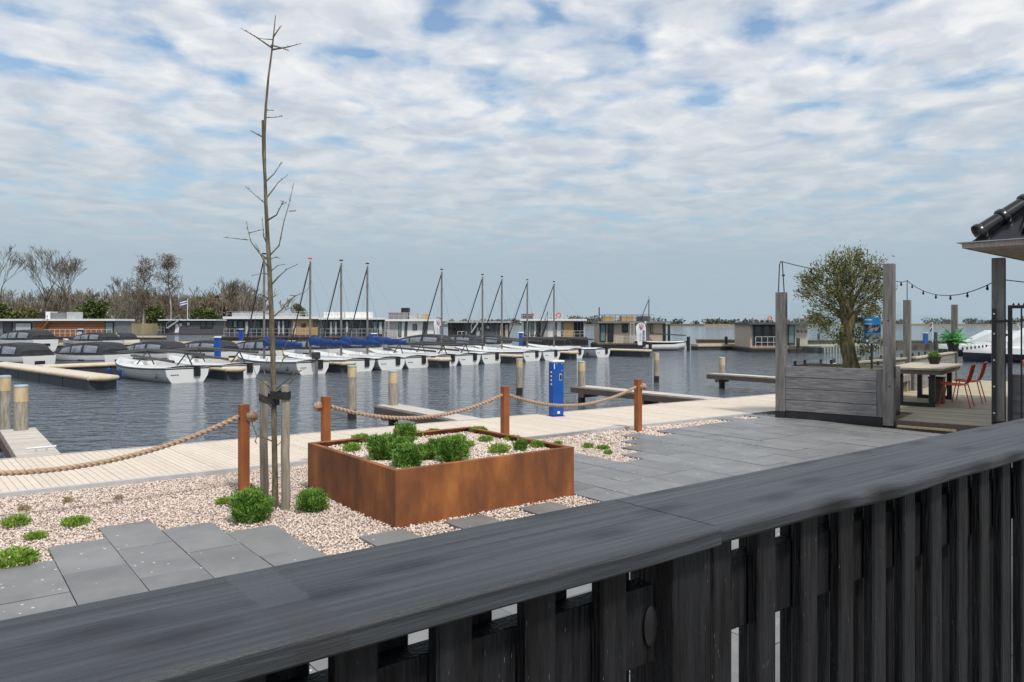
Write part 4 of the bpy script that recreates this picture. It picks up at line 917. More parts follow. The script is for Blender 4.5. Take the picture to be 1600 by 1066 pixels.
hb_glass = houseboat('small glass-walled houseboat with dark flat roof and three oval windows', 57.5, 1172, 1262, 503.8, 507.2, 540, 545, m_beig,
    [('panel', 1176, 1242, 508, 539, m_dkg), ('win', 1177.5, 1190, 508.5, 538), ('win', 1191, 1203, 508.5, 538), ('win', 1204, 1216, 508.5, 538), ('win', 1217, 1229, 508.5, 538, m_tglass), ('win', 1230, 1241, 508.5, 538, m_tglass), ('round', 1246.5, 518, 1.7, m_dglass), ('round', 1252.5, 518, 1.7, m_dglass), ('round', 1258.5, 518, 1.7, m_dglass),
     ('rail', 1194, 1264, 492.5, 503.8), ('buoy', 1200.5, 497.5, 3), ('buoy', 1256.5, 498, 3), ('deckrail', 1175, 1212, 526, 540, m_alu)], roofm=m_dkg, depth=4, over=5)
# flags
def feather(x, y0, y1, f, label):
    c = at(x, f); s = f/F; h = (y1-y0)*s; t = thing('feather_flag', label, 'flag', (*c, zat(y1, f)), CR+.05, 'white feather flags with red and blue print')
    n = 14; rows = []
    for i in range(n+1):
        q = i/n; z = h*(.04+.96*q); w = h*.42*(min(1, .78+.3*q) if q < .72 else math.sqrt(max(.0, 1-((q-.72)/.28)**2))*1.0); off = .02*math.sin(q*7)
        rows.append([(h*.17-w, off, z), (h*.17-w*.5, off+.03, z), (h*.17, 0, z)])
    b = MB(); b.loft(rows); b.loft([[(x_, y_+.012, z_) for x_, y_, z_ in r] for r in rows]); o = b.build('cloth', m_white, t, True)
    MB().tube([(h*.18, 0, -.2), (h*.18, 0, h*.72), (h*.13, 0, h*.92), (0, 0, h*1.005), (-h*.12, 0, h*1.0)], .03*h/2.2, 8).build('pole', m_dark, t, True)
    b = MB()
    for k, (xa, za, xb, zb) in enumerate([(-.10, .90, .0, .68), (-.02, .93, .03, .70), (.05, .90, .06, .74), (-.10, .80, -.02, .66)]): b.bar((xa*h, -.03, za*h), (xb*h, -.03, zb*h), .03*h, .004)
    b.build('red_emblem', pm('flag_red', (.45, .02, .05), (.5, .03, .06), 3, .8), t)
    b = MB()
    for k in range(9): z_ = h*(.62-.055*k); b.box(h*.03, h*.11, -.034, -.030, z_-h*.016, z_+h*.016)
    for k in range(7): z_ = h*(.52-.05*k); b.box(-h*.09, -h*.04, -.034, -.030, z_-h*.008, z_+h*.008)
    stuff(b.build('lettering', pm('flag_blue', (.06, .07, .28), (.08, .09, .32), 3, .8), t))
feather(686, 496.5, 530, 75, 'white feather flag with red emblem beside the white houseboat'); feather(1003, 502, 541, 63.5, 'white feather flag with red emblem in front of the beige houseboat')
def clothflag(name, label, x, yb, yt, f, fx0, fx1, fy0, fy1, stripes, vert=False):
    c = at(x, f); s = f/F; t = thing(name, label, 'flag', (*c, zat(yb, f)), CR); h = (yb-yt)*s
    MB().tube([(0, 0, 0), (0, 0, h)], .06*f/148 if f > 100 else .03, 8).build('pole', m_white, t, True)
    n = len(stripes)
    for i, m in enumerate(stripes):
        rows = []
        for k in range(9):
            q = k/8; xx = (fx0+(fx1-fx0)*q-x)*s; dz = .18*math.sin(q*3)*s*8*.12; a0 = fy0+(fy1-fy0)*(i/n)+q*3; a1 = fy0+(fy1-fy0)*((i+1)/n)+q*3
            if vert: xx *= .55
            rows.append([(xx, .08*math.sin(q*6), (yb-a0)*s+dz), (xx, .08*math.sin(q*6), (yb-a1)*s+dz)])
        MB().loft(rows).build('stripe', m, t)
fb_ = pm('frisian_blue', (.05, .05, .22), (.07, .07, .27), 3, .8)
clothflag('striped_flag', 'blue and white diagonal striped flag on a white pole above the dark grey houseboat', 293, 499.2, 467, 147, 292, 281, 468, 477, [fb_, m_white, fb_, m_white, fb_])
m_fred = pm('flag_red2', (.5, .02, .03), (.55, .03, .04), 3, .8)
clothflag('tricolour_flag', 'small red white and blue flag behind the glass screen', 1457, 535, 503, 55, 1456, 1449, 505, 516, [m_fred, m_white, fb_], True)

# little things on the far water
for (x, yb, yt, f, lb) in [(1075.5, 549, 526, 60, 'black mooring post beside the pontoon strip'), (1134.5, 543, 526, 62, 'black mooring post halfway along the pontoon strip'), (1016, 549, 535, 58, 'short black mooring post under the feather flag'), (1247, 552, 528, 55.5, 'dark mooring post before the beige end of the glass houseboat'), (1279, 531, 521, 90, 'thin distant mooring post seen past the olive tree'), (1462, 536, 519, 62, 'dark banded marker post behind the glass screen')]:
    t = thing('mooring_post', lb, 'post', (*at(x, f), WZ), 0, 'dark mooring posts in the far water'); MB().tube([(0, 0, -1), (0, 0, zat(yt, f)-WZ-.05)], .13, 12).build('shaft', m_dark, t, True); MB().lathe([(.135, zat(yt, f)-WZ-.049), (.12, zat(yt, f)-WZ)], 12).build('cap', m_spar, t, True)
ped(1446, 520, 537, 62, 'small blue dock pedestal on the grassy breakwater behind the screen')
def inflat():
    t = thing('rubber_dinghy', 'grey inflatable dinghy beside the beige houseboat', 'dinghy', (*at(1038, 61), WZ+.18), CR); pts = [(-1.6, -.5, .05), (.9, -.55, .08), (1.5, 0, .2), (.9, .55, .08), (-1.6, .5, .05)]
    MB().tube(pts, [.2, .22, .22, .22, .2], 10).build('tube', m_pgrey, t, True); MB().box(-1.5, .9, -.45, .45, -.08, -.02).build('floor', m_midg, t); MB().box(-1.75, -1.5, -.2, .2, .1, .55).build('outboard_motor', m_dark, t, bevel=.05)
inflat()
# breakwater with grass and quay blocks
m_grassy = pm('grassy_bank', (.07, .085, .02), (.15, .16, .05), 2, .95); m_conc = pm('concrete_quay', (.30, .29, .25), (.42, .40, .35), 1.5, .85)
def strip(name, label, pa, pb, wid, ztop, mat, lip=None, posts=0):
    L_ = math.hypot(pb[0]-pa[0], pb[1]-pa[1]); t = thing(name, label, 'breakwater', (*pa, WZ), math.atan2(pb[1]-pa[1], pb[0]-pa[0])); h = ztop-WZ
    MB().box(0, L_, -wid/2, wid/2, -1, h-.1).build('wall', m_jside if lip is None else lip, t); MB().box(-.05, L_+.05, -wid/2-.05, wid/2+.05, h-.097, h).build('top', mat, t)
    for k in range(posts): MB().box(k*L_/posts+.2, k*L_/posts+.36, -wid/2-.1, -wid/2-.003, -.5, h-.11).build('sheet_pile', m_conc if k % 2 else m_pgrey, t)
strip('grassy_breakwater', 'low grassy breakwater with dark boarded face in front of the open lake', at(1088, 68), at(1560, 62), 1.6, zat(531, 66), m_grassy)
strip('concrete_pier', 'short concrete pier with sheet piled face right of the glass houseboat', at(1255, 56.5), at(1365, 62), 3.0, zat(539.5, 58), m_conc, m_pdark, 26)

# white motor yacht behind the glass screen
def yacht(x, f, label, sc=1.0):
    t = thing('motor_yacht', label, 'yacht', (*at(x, f), WZ), CR+math.radians(82), None); t.scale = (sc, sc, sc)
    secs = hull_sections(9.5, 3.2, 1.15, .9, 14, .25, .4)
    navy = pm('navy_hull', (.02, .024, .035), (.03, .034, .045), 3, .3)
    MB().loft([[(x_*1.0, y_, z_*.5) for x_, y_, z_ in s] for s in secs], False, True).build('hull', navy, t, True)
    b = MB(); b.loft([[(s[0][0]*q, s[0][1], s[0][2]*.5+.02+z_) for q, z_ in ((1, 0), (.97, .45), (.9, .5), (-.9, .5), (-.97, .45), (-1, 0))] for s in secs], False, True); b.build('topsides', m_gel, t, True)
    b = MB(); rows = []
    for (y_, w, z_) in ((1.0, 1.25, 1.9), (1.4, 1.25, 2.55), (4.6, 1.2, 2.6), (6.4, 1.0, 1.7), (7.6, .7, 1.25)): rows.append([(-w, y_, 1.1), (-w*.92, y_, z_), (w*.92, y_, z_), (w, y_, 1.1)])
    b.loft(rows, False, True, True); b.build('cabin', m_gel, t)
    for sx in (-1, 1):
        for (y0, y1) in ((1.7, 2.9), (3.1, 4.4)): MB().box(sx*1.245-.008, sx*1.245+.008, y0, y1, 1.75, 2.25).build('side_window', m_dglass, t)
    b = MB(); b.tube([(-1.1, 1.2, 2.6), (-1.1, 1.6, 3.3), (1.1, 1.6, 3.3), (1.1, 1.2, 2.6)], .05, 8); b.build('radar_arch', m_alu, t, True)
    b = MB(); b.bar((1.35, .3, 1.3), (1.35, 8.4, 1.6), .03); b.bar((-1.35, .3, 1.3), (-1.35, 8.4, 1.6), .03)
    for k in range(8):
        for sx in (-1, 1): b.bar((sx*1.35, .4+k*1.1, .9), (sx*1.35, .4+k*1.1, 1.31+.035*k), .025)
    b.build('guard_rail', m_alu, t)
yacht(1625, 50, 'white motor yacht with navy hull behind the glass screen', .66); yacht(1720, 42, 'second white motor yacht seen through the black gate bars', .75)

# ------------------------------------------------------------------ far land and trees
def land(name, pts, z0, z1, mat):
    b = MB(); n = len(pts); b.add([(x, y, z1) for x, y in pts]+[(x, y, z0) for x, y in pts], [tuple(range(n))]+[(i, (i+1) % n, n+(i+1) % n, n+i) for i in range(n)]); return structure(b.build(name, mat))
m_reed = pm('reed_bank', (.24, .19, .11), (.36, .29, .18), .6, .95, stretch=(1, 1, .2)); m_meadow = pm('meadow', (.07, .085, .03), (.12, .12, .05), .1, .95)
land('wooded_bank', [at(-900, 158), at(352, 160), at(372, 190), at(540, 330), at(700, 480), at(300, 700), at(-1600, 700)], -1, .15, m_meadow)
land('reed_bed', [at(-900, 156.5), at(240, 156.5), at(246, 158.5), at(-900, 158.5)], -1, 1.6, m_reed)
fs = [at(640, 760), at(900, 640), at(1100, 560), at(1400, 620), at(1900, 640), at(3200, 900), at(3200, 1600), at(500, 1600)]
land('far_shore', fs, -1, .25, m_meadow)
rb = MB(); fr_ = [at(x, f-3) for x, f in ((640, 760), (900, 640), (1100, 560), (1400, 620), (1900, 640), (3200, 900))]
for a_, b_ in zip(fr_[:-1], fr_[1:]): rb.add([(*a_, -.5), (*b_, -.5), (*b_, 1.0), (*a_, 1.0), (a_[0]+2, a_[1]+3, 1.0), (b_[0]+2, b_[1]+3, 1.0)], [(0, 1, 2, 3), (3, 2, 5, 4)])
structure(rb.build('reed_shore', m_reed))
def canopy_pts(n, R, Hc, base, lumps=9, seed=0):
    r = np.random.default_rng(seed); cs = np.column_stack([r.uniform(-R, R, lumps)*.7, r.uniform(-R, R, lumps)*.7, base+Hc*r.uniform(.25, .85, lumps)]); rad = R*r.uniform(.28, .5, lumps)
    i = r.integers(0, lumps, n); d = r.normal(0, 1, (n, 3)); d /= np.linalg.norm(d, axis=1)[:, None]; P = cs[i]+d*(rad[i]*r.uniform(.4, 1, n)**.5)[:, None]; return P, d
# distant belt of trees on the far shore
Vs, Fs, o_ = [], [], 0
for k in range(230):
    x = random.uniform(660, 1900); f = np.interp(x, [640, 900, 1100, 1400, 1900], [775, 655, 575, 635, 655])+random.uniform(2, 60); hh = random.uniform(3.0, 6.2)*(1.5 if 890 < x < 960 or 1260 < x < 1330 else 1)*(.75 if 1100 < x < 1240 else 1)
    P, D = canopy_pts(70, hh*.8, hh*.8, .2, 6, k); c = at(x, f); P = P+np.array([c[0], c[1], 0]); P[:, 2] = np.maximum(P[:, 2], .2); V, Fc = leaves(P, D, 2.0, 1.6, .6); Vs.append(V); Fs.append(Fc+o_); o_ += len(V)
m_far = pm('far_tree_leaf', (.085, .10, .09), (.13, .145, .125), .05, .95)
stuff(tag(link('far_treeline', npmesh('far_treeline', np.concatenate(Vs), np.concatenate(Fs), m_far)), 'low hazy belt of trees along the far lake shore', 'trees'))
def bare_tree(seed, Ht, spread, twig, forks=4, levels=5, up=.55, first=.34, rmin=.022):
    r = random.Random(seed); b = MB(); tips = []
    def grow(p, d, ln, rad, lv):
        n = 3; pts = [p]; rr = [rad]; q = p
        for i in range(n):
            d = (d+Vector((r.gauss(0, .10), r.gauss(0, .10), r.gauss(.03, .06)))).normalized(); q = q+d*ln/n; pts.append(q); rr.append(max(rmin, rad*(1-.38*(i+1)/n)))
        b.tube(pts, rr, 6 if lv < 2 else (4 if lv < 4 else 3), False)
        if lv >= levels: tips.append((q, d)); return
        k = r.choice((2, 3, 3)) if lv else forks
        for j in range(k):
            a_ = r.uniform(0, 6.28); tilt = r.uniform(.28, .62)*spread; ax = Vector((math.cos(a_), math.sin(a_), 0)); nd = (d+ax*tilt+Vector((0, 0, up*.25))).normalized()
            st_ = pts[-1] if j < 2 or lv == 0 else pts[2]; grow(st_, nd, ln*r.uniform(.58, .82)*(.8 if lv == 0 else 1), max(rmin, rr[-1]*r.uniform(.62, .8)), lv+1)
    grow(Vector((0, 0, -.2)), Vector((0, 0, 1)), Ht*first, twig, 0); return b, tips
def birch(seed, Ht):
    r = random.Random(seed); tr_ = MB(); cr = MB(); tips = []; n = 10; lean = r.uniform(-.06, .06)
    pts = [Vector((lean*Ht*(i/n)+r.gauss(0, .08), r.gauss(0, .08), Ht*.93*i/n-.2*(i == 0))) for i in range(n+1)]
    tr_.tube(pts[:6], [Ht*.014*(1-.09*i) for i in range(6)], 7); cr.tube(pts[5:], [max(.03, Ht*.008*(1-.19*i)) for i in range(6)], 5)
    for k in range(46):
        q = r.uniform(.22, .98); i = min(n-1, int(q*n)); p = pts[i].lerp(pts[i+1], q*n-i); a_ = r.uniform(0, 6.28); ln = Ht*.27*(1-.62*abs(q-.5)*1.6)*r.uniform(.6, 1.15)
        d = Vector((math.cos(a_), math.sin(a_), r.uniform(.5, 1.1))).normalized(); b1 = p+d*ln*.6; b2 = b1+(d+Vector((0, 0, -.5)))*ln*.35; cr.tube([p, b1, b2], [.06, .04, .03], 3, False)
        for j in range(9):
            s_ = p.lerp(b1, r.uniform(.25, 1)) if j < 6 else b1.lerp(b2, r.random()); e = s_+Vector((r.gauss(0, .7), r.gauss(0, .7), r.uniform(-.3, 1.0))); f_ = e+Vector((r.gauss(0, .3), r.gauss(0, .3), -r.uniform(.3, 1.2))); cr.tube([s_, e, f_], .026, 3, False); tips += [e, f_, e.lerp(f_, .5)]
    return tr_, cr, tips
def big_tree(px, f, ytop, label, seed, kind='bare', spread=1.0):
    c = at(px, f); Ht = zat(ytop, f); t = thing({'bare': 'bare_tree', 'birch': 'birch_tree'}[kind], label, 'tree', (*c, 0), seed*1.3, 'tall trees on the wooded bank')
    if kind == 'birch':
        tr_, cr, tips = birch(seed, Ht); tr_.build('trunk', m_birch, t, True); cr.build('crown', m_bare, t)
        T_ = np.array([tuple(p) for p in tips]); T_ = np.repeat(T_, 2, 0)+RNG.normal(0, .22, (len(T_)*2, 3)); D = np.tile(np.array([[0, 0, -1.]]), (len(T_), 1)); V, Fc = leaves(T_, D, .38, .13, .5); link('catkins', npmesh('catkins', V, Fc, m_rust), t); return
    b, tips = bare_tree(seed, Ht, spread, Ht*.016, levels=6)
    zmax = max(v[2] for v in b.v); k = Ht/zmax; b.v = [(x*k, y*k, z*k) for x, y, z in b.v]
    trunk = MB(); n0 = 4*6; trunk.v = b.v[:n0]; trunk.f = [q for q in b.f if max(q) < n0]; crown = MB(); crown.v = b.v[n0:]; crown.f = [tuple(i-n0 for i in q) for q in b.f if min(q) >= n0]
    trunk.build('trunk', m_bare, t, True); crown.build('crown', m_bare, t)
for a_ in [(-2, 176, 383, 'bare grey tree cut by the frame edge above the pale bushes', 11), (62, 182, 386, 'tall bare tree left of the three above the brown houseboat', 12), (93, 184, 388, 'slender bare tree in the middle above the roof boxes', 13), (108, 180, 385, 'tall bare tree right of the trio over the brown houseboat', 14),
          (190, 205, 431, 'smaller bare tree behind the far end of the brown houseboat', 15), (365, 215, 432, 'broad bare tree behind the glass houseboat left end', 16), (345, 225, 434, 'bare tree just right of the striped flag', 17), (385, 235, 437, 'bare tree behind the young staked tree', 18)]: big_tree(*a_)
big_tree(223, 172, 399, 'birch with rusty catkins and a white leaning trunk', 21, 'birch', .8); big_tree(268, 174, 397, 'birch with rusty catkins right behind the dark grey houseboat', 22, 'birch', .8)
def bush(px, f, ytop, wpx, label, mat, seed):
    c = at(px, f); Ht = zat(ytop, f); R = wpx/2*f/F; t = thing('bank_bush', label, 'bush', (*c, 0), 0, 'bushes on the wooded bank'); n = 2600
    P, D = canopy_pts(n, R, Ht*.85, 0, 14, seed); P[:, 2] = np.clip(P[:, 2], .1, Ht); V, Fc = leaves(P, D, .75, .42, .7); link('foliage', npmesh('foliage', V, Fc, mat), t)
    b = MB(); 
    for k in range(5): a_ = k*1.26; b.tube([(0, 0, -.2), (math.cos(a_)*R*.4, math.sin(a_)*R*.4, Ht*.6)], [.12, .04], 5)
    b.build('stems', m_bare, t)
m_pale = leafmat('willow_leaf', (.13, .13, .05), (.21, .20, .085))
for a_ in [(145, 166, 462, 44, 'dark green bush behind the right end of the brown houseboat roof', m_bush, 1), (40, 166, 480, 60, 'pale willow bush behind the brown houseboat left part', m_pale, 2), (5, 164, 470, 50, 'olive green bush at the frame edge above the cruiser', m_bush, 3), (322, 178, 480, 40, 'dark green bush right of the dark grey houseboat', m_bush, 4), (328, 200, 444, 36, 'yellow-green tree-like bush right of the striped flag', m_pale, 5), (243, 170, 470, 22, 'green bush between the two birches', m_bush, 6), (467, 330, 463, 26, 'lone green bush above the tan end of the glass houseboat', m_bush, 7), (345, 196, 462, 60, 'tawny bush behind the glass houseboat left end', m_rust, 8)]: bush(*a_)
# thicket behind: uncountable brushwood
Vs, Fs, o_ = [], [], 0; var = []
for k in range(7):
    b, _ = bare_tree(100+k, 1.0, 1.15, .011, forks=5, levels=5, first=.2, rmin=.0016); A = np.array(b.v); A /= A[:, 2].max(); Q = np.array([q for q in b.f if len(q) == 4]); var.append((A, Q))
for k in range(170):
    x = random.uniform(-170, 418); f = random.uniform(188, 300); yt = np.interp(x, [-150, 0, 60, 150, 250, 320, 345, 395, 420], [446, 450, 444, 452, 450, 448, 440, 438, 468])+random.uniform(-2, 34); Ht = max(2, zat(yt, f)); c = at(x, f)
    A, Q = random.choice(var); a0 = random.uniform(0, 6.28); wv = random.uniform(.9, 1.5); X = (A[:, 0]*math.cos(a0)-A[:, 1]*math.sin(a0))*Ht*wv+c[0]; Y = (A[:, 0]*math.sin(a0)+A[:, 1]*math.cos(a0))*Ht*wv+c[1]
    Vs.append(np.column_stack([X, Y, A[:, 2]*Ht])); Fs.append(Q+o_); o_ += len(A)
stuff(tag(link('thicket', npmesh('thicket', np.concatenate(Vs), np.concatenate(Fs), m_thick)), 'grey-brown leafless thicket filling the bank behind the tall trees', 'thicket'))

# ------------------------------------------------------------------ timber terrace on the right
P1 = Vector(gp(1221, 652)); P2 = Vector(gp(1389.5, 665)); pd = (P2-P1).normalized(); PR = math.atan2(pd.y, pd.x); qd = Vector((-pd.y, pd.x))
def T(p, q): v = P1+pd*p+qd*q; return (v.x, v.y)
LB = (P2-P1).length
ter = thing('terrace_deck', 'weathered timber terrace deck under the table and orange chairs', 'deck', (*T(0, 0), 0), PR)
DZ = .10
dme = MB().box(-.07, 0.0, 0, 1, DZ-.03, DZ).mesh('plank')  # boards run along p
dpl = MB().box(0, 1, -.068, .068, DZ-.03, DZ).mesh('plank'); dpl.materials.append(m_deck)
q = .12
while q < 11.0:
    o = link('plank', dpl, ter, (LB+.12 if q < 1.3 else .2, q, random.uniform(-.002, .002))); o.scale = (4.6 if q > 1.3 else 2.6, 1, 1); q += .143
MB().box(LB+.1, LB+1.55, -.03, .045, -.07, DZ-.004).build('front_beam', m_jside, ter); MB().box(.2, 5, 0.05, 11, -.07, DZ-.032).build('joists', m_jside, ter)
lt = thing('loose_batten', 'pale loose wooden batten lying at the deck edge on the paving', 'batten', (*T(LB+.15, -.13), 0), PR-.03); MB().box(0, .85, -.03, .03, .001, .035).build('strip', m_pileT, lt, bevel=.004)
def tpost(p, q, top, label, w=.165, z0=0.0):
    t = thing('timber_post', label, 'post', (*T(p, q), z0), PR, 'grey timber posts of the terrace'); MB().box(-w/2, w/2, -w/2, w/2, 0, top-z0).build('shaft', m_greyv, t, bevel=.006); return t
a = tpost(0, 0, 2.27, 'grey timber post left end of the timber planter, carrying the cable hook'); MB().box(-.083, .083, -.083, .083, -.06, .12).build('foot', m_dark, a).scale = (1.02, 1.02, 1)
a = tpost(LB, 0, 2.70, 'tall grey timber post right end of the timber planter, with black latch plate'); MB().box(.084, .092, -.06, .06, .80, .985).build('latch_plate', m_steel, a)
b = MB(); b.tube([(.0, -.084, 1.75), (0, -.079, 1.75)], .014, 8); b.tube([(.02, -.084, .66), (.02, -.079, .66)], .014, 8); b.build('bolt', m_dark, a)
P5 = Vector(at(1560.5, 11.55)); p5 = (P5-P1).dot(pd); q5 = (P5-P1).dot(qd)
tpost(p5, q5, 2.70, 'tall grey timber gate post under the roof corner', .17)
W1 = (.86, 6.15); W2 = (1.12, 11.1)
tpost(*W1, 2.26, 'slim grey timber post behind the table with a thin cable rod on top', .155); tpost(*W2, 2.24, 'slim grey timber post behind the fern pot', .155)
# timber planter box
bx_ = thing('timber_planter', 'grey horizontal plank planter box holding the olive tree', 'planter', (*T(0, 0), 0), PR)
x0, x1 = .085, LB-.085; bh = .94; n = 4; ph = (bh-.13)/n
for k in range(n):
    z0 = .13+k*ph
    MB().box(x0, x1-.10, -.055, -.015, z0+.004, z0+ph-.005).build('plank', m_grey, bx_, bevel=.004); MB().box(x0, x1, 1.2, 1.24, z0+.002, z0+ph-.003).build('plank', m_grey, bx_, bevel=.003)
    for sx in (0, 1): MB().box((x0 if sx == 0 else x1-.04), (x0+.04 if sx == 0 else x1), -.012, 1.198, z0+.002, z0+ph-.003).build('end_plank', m_grey, bx_)
MB().box(x1-.095, x1, -.056, -.014, .132, bh-.001).build('corner_board', m_greyv, bx_, bevel=.003)
MB().box(x0-.0, x1+.0, -.05, 1.23, -.06, .127).build('black_plinth', m_dark, bx_)
MB().box(x0+.042, x1-.042, -.012, 1.197, .30, bh-.045).build('soil', m_soil, bx_)
# olive tree
ol = thing('olive_tree', 'gnarled olive tree with a thick trunk growing in the timber planter', 'tree', (*at(1329, 13.5), bh-.05))
OF = 13.5; ob = at(1329, OF)
def op(x, y, df=0): f = OF+df; q = at(x, f); return Vector((q[0]-ob[0], q[1]-ob[1], zat(y, f)-(bh-.05)))
b = MB(); pts = [op(1331, 592), op(1330, 578), op(1328, 560), op(1324, 540), op(1323, 522), op(1325, 505), op(1327, 492)]; b.tube(pts, [.165, .142, .126, .110, .112, .12, .10], 18)
b.v = [(x+.02*math.sin(z*19+y*30), y+.02*math.cos(z*23+x*25), z) for x, y, z in b.v]; b.build('trunk', m_olbark, ol, True)
lims = []; b = MB()
for (x, y, df) in [(1290, 440, .1), (1305, 425, -.3), (1325, 418, .3), (1345, 420, -.2), (1365, 425, .2), (1372, 455, -.1), (1280, 470, .0), (1350, 480, -.4), (1300, 490, .4), (1368, 500, .1), (1330, 450, -.5), (1318, 455, .6)]:
    s_ = op(1325+random.uniform(-6, 6), 502); e_ = op(x, y, df); m_ = s_.lerp(e_, .5)+Vector((random.gauss(0, .05), random.gauss(0, .05), .02)); b.tube([s_, m_, e_], [.065, .04, .012], 7); lims += [(m_, .5), (e_, 1)]
b.build('limb', m_olbark, ol, True)
# leaf clumps grouped round twig ends
cl = []
rr = np.random.default_rng(5)
for (x, y, r_, n) in [(1318, 432, 34, 30), (1345, 432, 34, 26), (1290, 450, 32, 24), (1368, 455, 26, 20), (1325, 465, 42, 26), (1348, 485, 28, 18), (1290, 490, 26, 14), (1366, 425, 18, 12), (1270, 430, 16, 8), (1310, 412, 16, 10), (1345, 520, 14, 8), (1275, 505, 16, 8), (1303, 515, 18, 7), (1350, 545, 10, 5), (1262, 455, 14, 7), (1310, 525, 8, 3), (1376, 540, 10, 4), (1335, 408, 14, 8), (1300, 424, 16, 8), (1258, 436, 8, 4)]:
    for k in range(n):
        d = rr.normal(0, 1, 3); d /= np.linalg.norm(d); c_ = op(x, y)+Vector(d*(r_*OF/F)*rr.uniform(.2, 1)**.6); cl.append(np.array(c_))
cl = np.array(cl); nl = 44; ctr = np.array(op(1325, 480)); base_d = cl-ctr; base_d /= np.linalg.norm(base_d, axis=1)[:, None]+1e-6
Pn = np.repeat(cl, nl, 0); Dn = np.repeat(base_d, nl, 0)+np.array([0, 0, .25]); off = rr.normal(0, .055, Pn.shape); Pn = Pn+off+Dn*rr.uniform(-.05, .07, (len(Pn), 1)); V, Fc = leaves(Pn, Dn, .062, .02, .8); link('crown', npmesh('crown', V, Fc, m_olive), ol)
b = MB()
for c_, d_ in zip(cl, base_d): b.tube([Vector(c_)-Vector(d_)*.16+Vector((0, 0, -.03)), Vector(c_), Vector(c_)+Vector(d_)*.06], [.006, .004, .002], 4, False)
b.build('twigs', m_olbark, ol)
# glass screens on the water side, with timber wall below
def screen(a, b_, z0, z1, label):
    p0_ = Vector(T(*a)); p1_ = Vector(T(*b_)); d = p1_-p0_; t = thing('glass_screen', label, 'glass screen', (*p0_, 0), math.atan2(d.y, d.x), 'clear glass wind screens round the terrace'); Ln = d.length; n = max(1, round(Ln/1.25))
    for k in range(n): MB().box(k*Ln/n+.02, (k+1)*Ln/n-.02, -.005, .005, z0, z1).build('pane', m_glass, t)
    b = MB()
    for k in range(n):
        for e in (.25, .75): x_ = (k+e)*Ln/n; b.box(x_-.022, x_+.022, -.02, .02, z0-.045, z0+.04)
    b.build('clamp', m_spar, t)
screen((.10, 1.27), (LB-.05, 1.27), bh+.03, 2.08, 'glass screen standing behind the olive tree')
screen((.12, .1), (.12, 1.22), bh+.03, 2.08, 'glass screen beside the left timber post')
screen((.15, 1.4), (W1[0]-.0, W1[1]-.1), .95, 1.92, 'glass screen between the olive planter and the cable post'); screen((W1[0]+.03, W1[1]+.1), (W2[0], W2[1]-.1), .95, 1.92, 'glass screen between the two slim posts, behind the fern'); screen((W2[0]+.02, W2[1]+.1), (W2[0]+.25, W2[1]+5), .95, 1.92, 'glass screen beyond the last slim post')
def lowwall(a, b_, h, label):
    p0_ = Vector(T(*a)); p1_ = Vector(T(*b_)); d = p1_-p0_; t = thing('timber_wall', label, 'wall', (*p0_, 0), math.atan2(d.y, d.x), 'low timber walls of the terrace'); Ln = d.length
    for k in range(5): z0 = .1+k*(h-.1)/5; MB().box(0, Ln, -.05, .0, z0+.002, z0+(h-.1)/5-.003).build('plank', m_grey, t, bevel=.003)
    MB().box(-.01, Ln+.01, -.09, .05, h, h+.04).build('top_board', m_deck, t, bevel=.003); MB().box(0, Ln, .003, .04, .1, h-.005).build('backing', m_dark, t)
lowwall((.18, 1.42), (.80, 6.0), .86, 'low timber wall behind the bench, nearest the olive planter'); lowwall((.95, 6.25), (1.10, 11.0), .86, 'low timber wall running under the fern pot')
# info board
IF = 13.12; ib = thing('info_board', 'blue information board with aerial marina pictures beside the olive trunk', 'sign', (*at(1363, IF), 0), CR+math.radians(6)); s = IF/F
zt_, zb_ = zat(496, IF), zat(537, IF); bwid = 27.5*s
MB().box(-bwid/2, bwid/2, -.006, .006, zb_, zt_).build('panel', pm('sign_blue', (.02, .17, .42), (.03, .25, .52), 4, .4), ib)
hh = zt_-zb_
MB().box(-bwid/2+.003, bwid/2-.003, -.0085, -.0065, zb_+hh*.42, zb_+hh*.72).build('aerial_photo', pm('aerial_a', (.02, .022, .05), (.16, .17, .20), 14, .4, lo=.45, hi=.62), ib); MB().box(-bwid/2+.003, bwid/2-.003, -.0085, -.0065, zb_+.004, zb_+hh*.36).build('aerial_photo', pm('aerial_b', (.03, .05, .06), (.22, .24, .22), 16, .4, lo=.42, hi=.62), ib)
MB().box(-bwid/2+.006, -.01, -.0085, -.0065, zt_-hh*.11, zt_-hh*.08).build('heading_print', m_white, ib); MB().box(-bwid/2+.006, -.01, -.0085, -.0065, zt_-hh*.26, zt_-hh*.245).build('text_line', m_white, ib)
for k in range(3): MB().bar((-.10+.07*k, -.0095, zb_+hh*(.44+.02*k)), (.02+.05*k, -.0095, zb_+hh*(.60+.03*k)), .007, .002).build('pictured_pontoon', m_white, ib)
MB().bar((-.02, -.0095, zb_+.02), (.12, -.0095, zb_+hh*.17), .008, .002).build('pictured_pontoon', m_white, ib)
b = MB(); b.tube([(-bwid*.33, -.010, zb_+hh*.11), (-bwid*.33, -.0088, zb_+hh*.11)], .022, 16); b.build('round_badge', m_white, ib)
MB().box(-.015, .015, .0065, .03, .86, zt_-.05).build('stand', m_spar, ib)
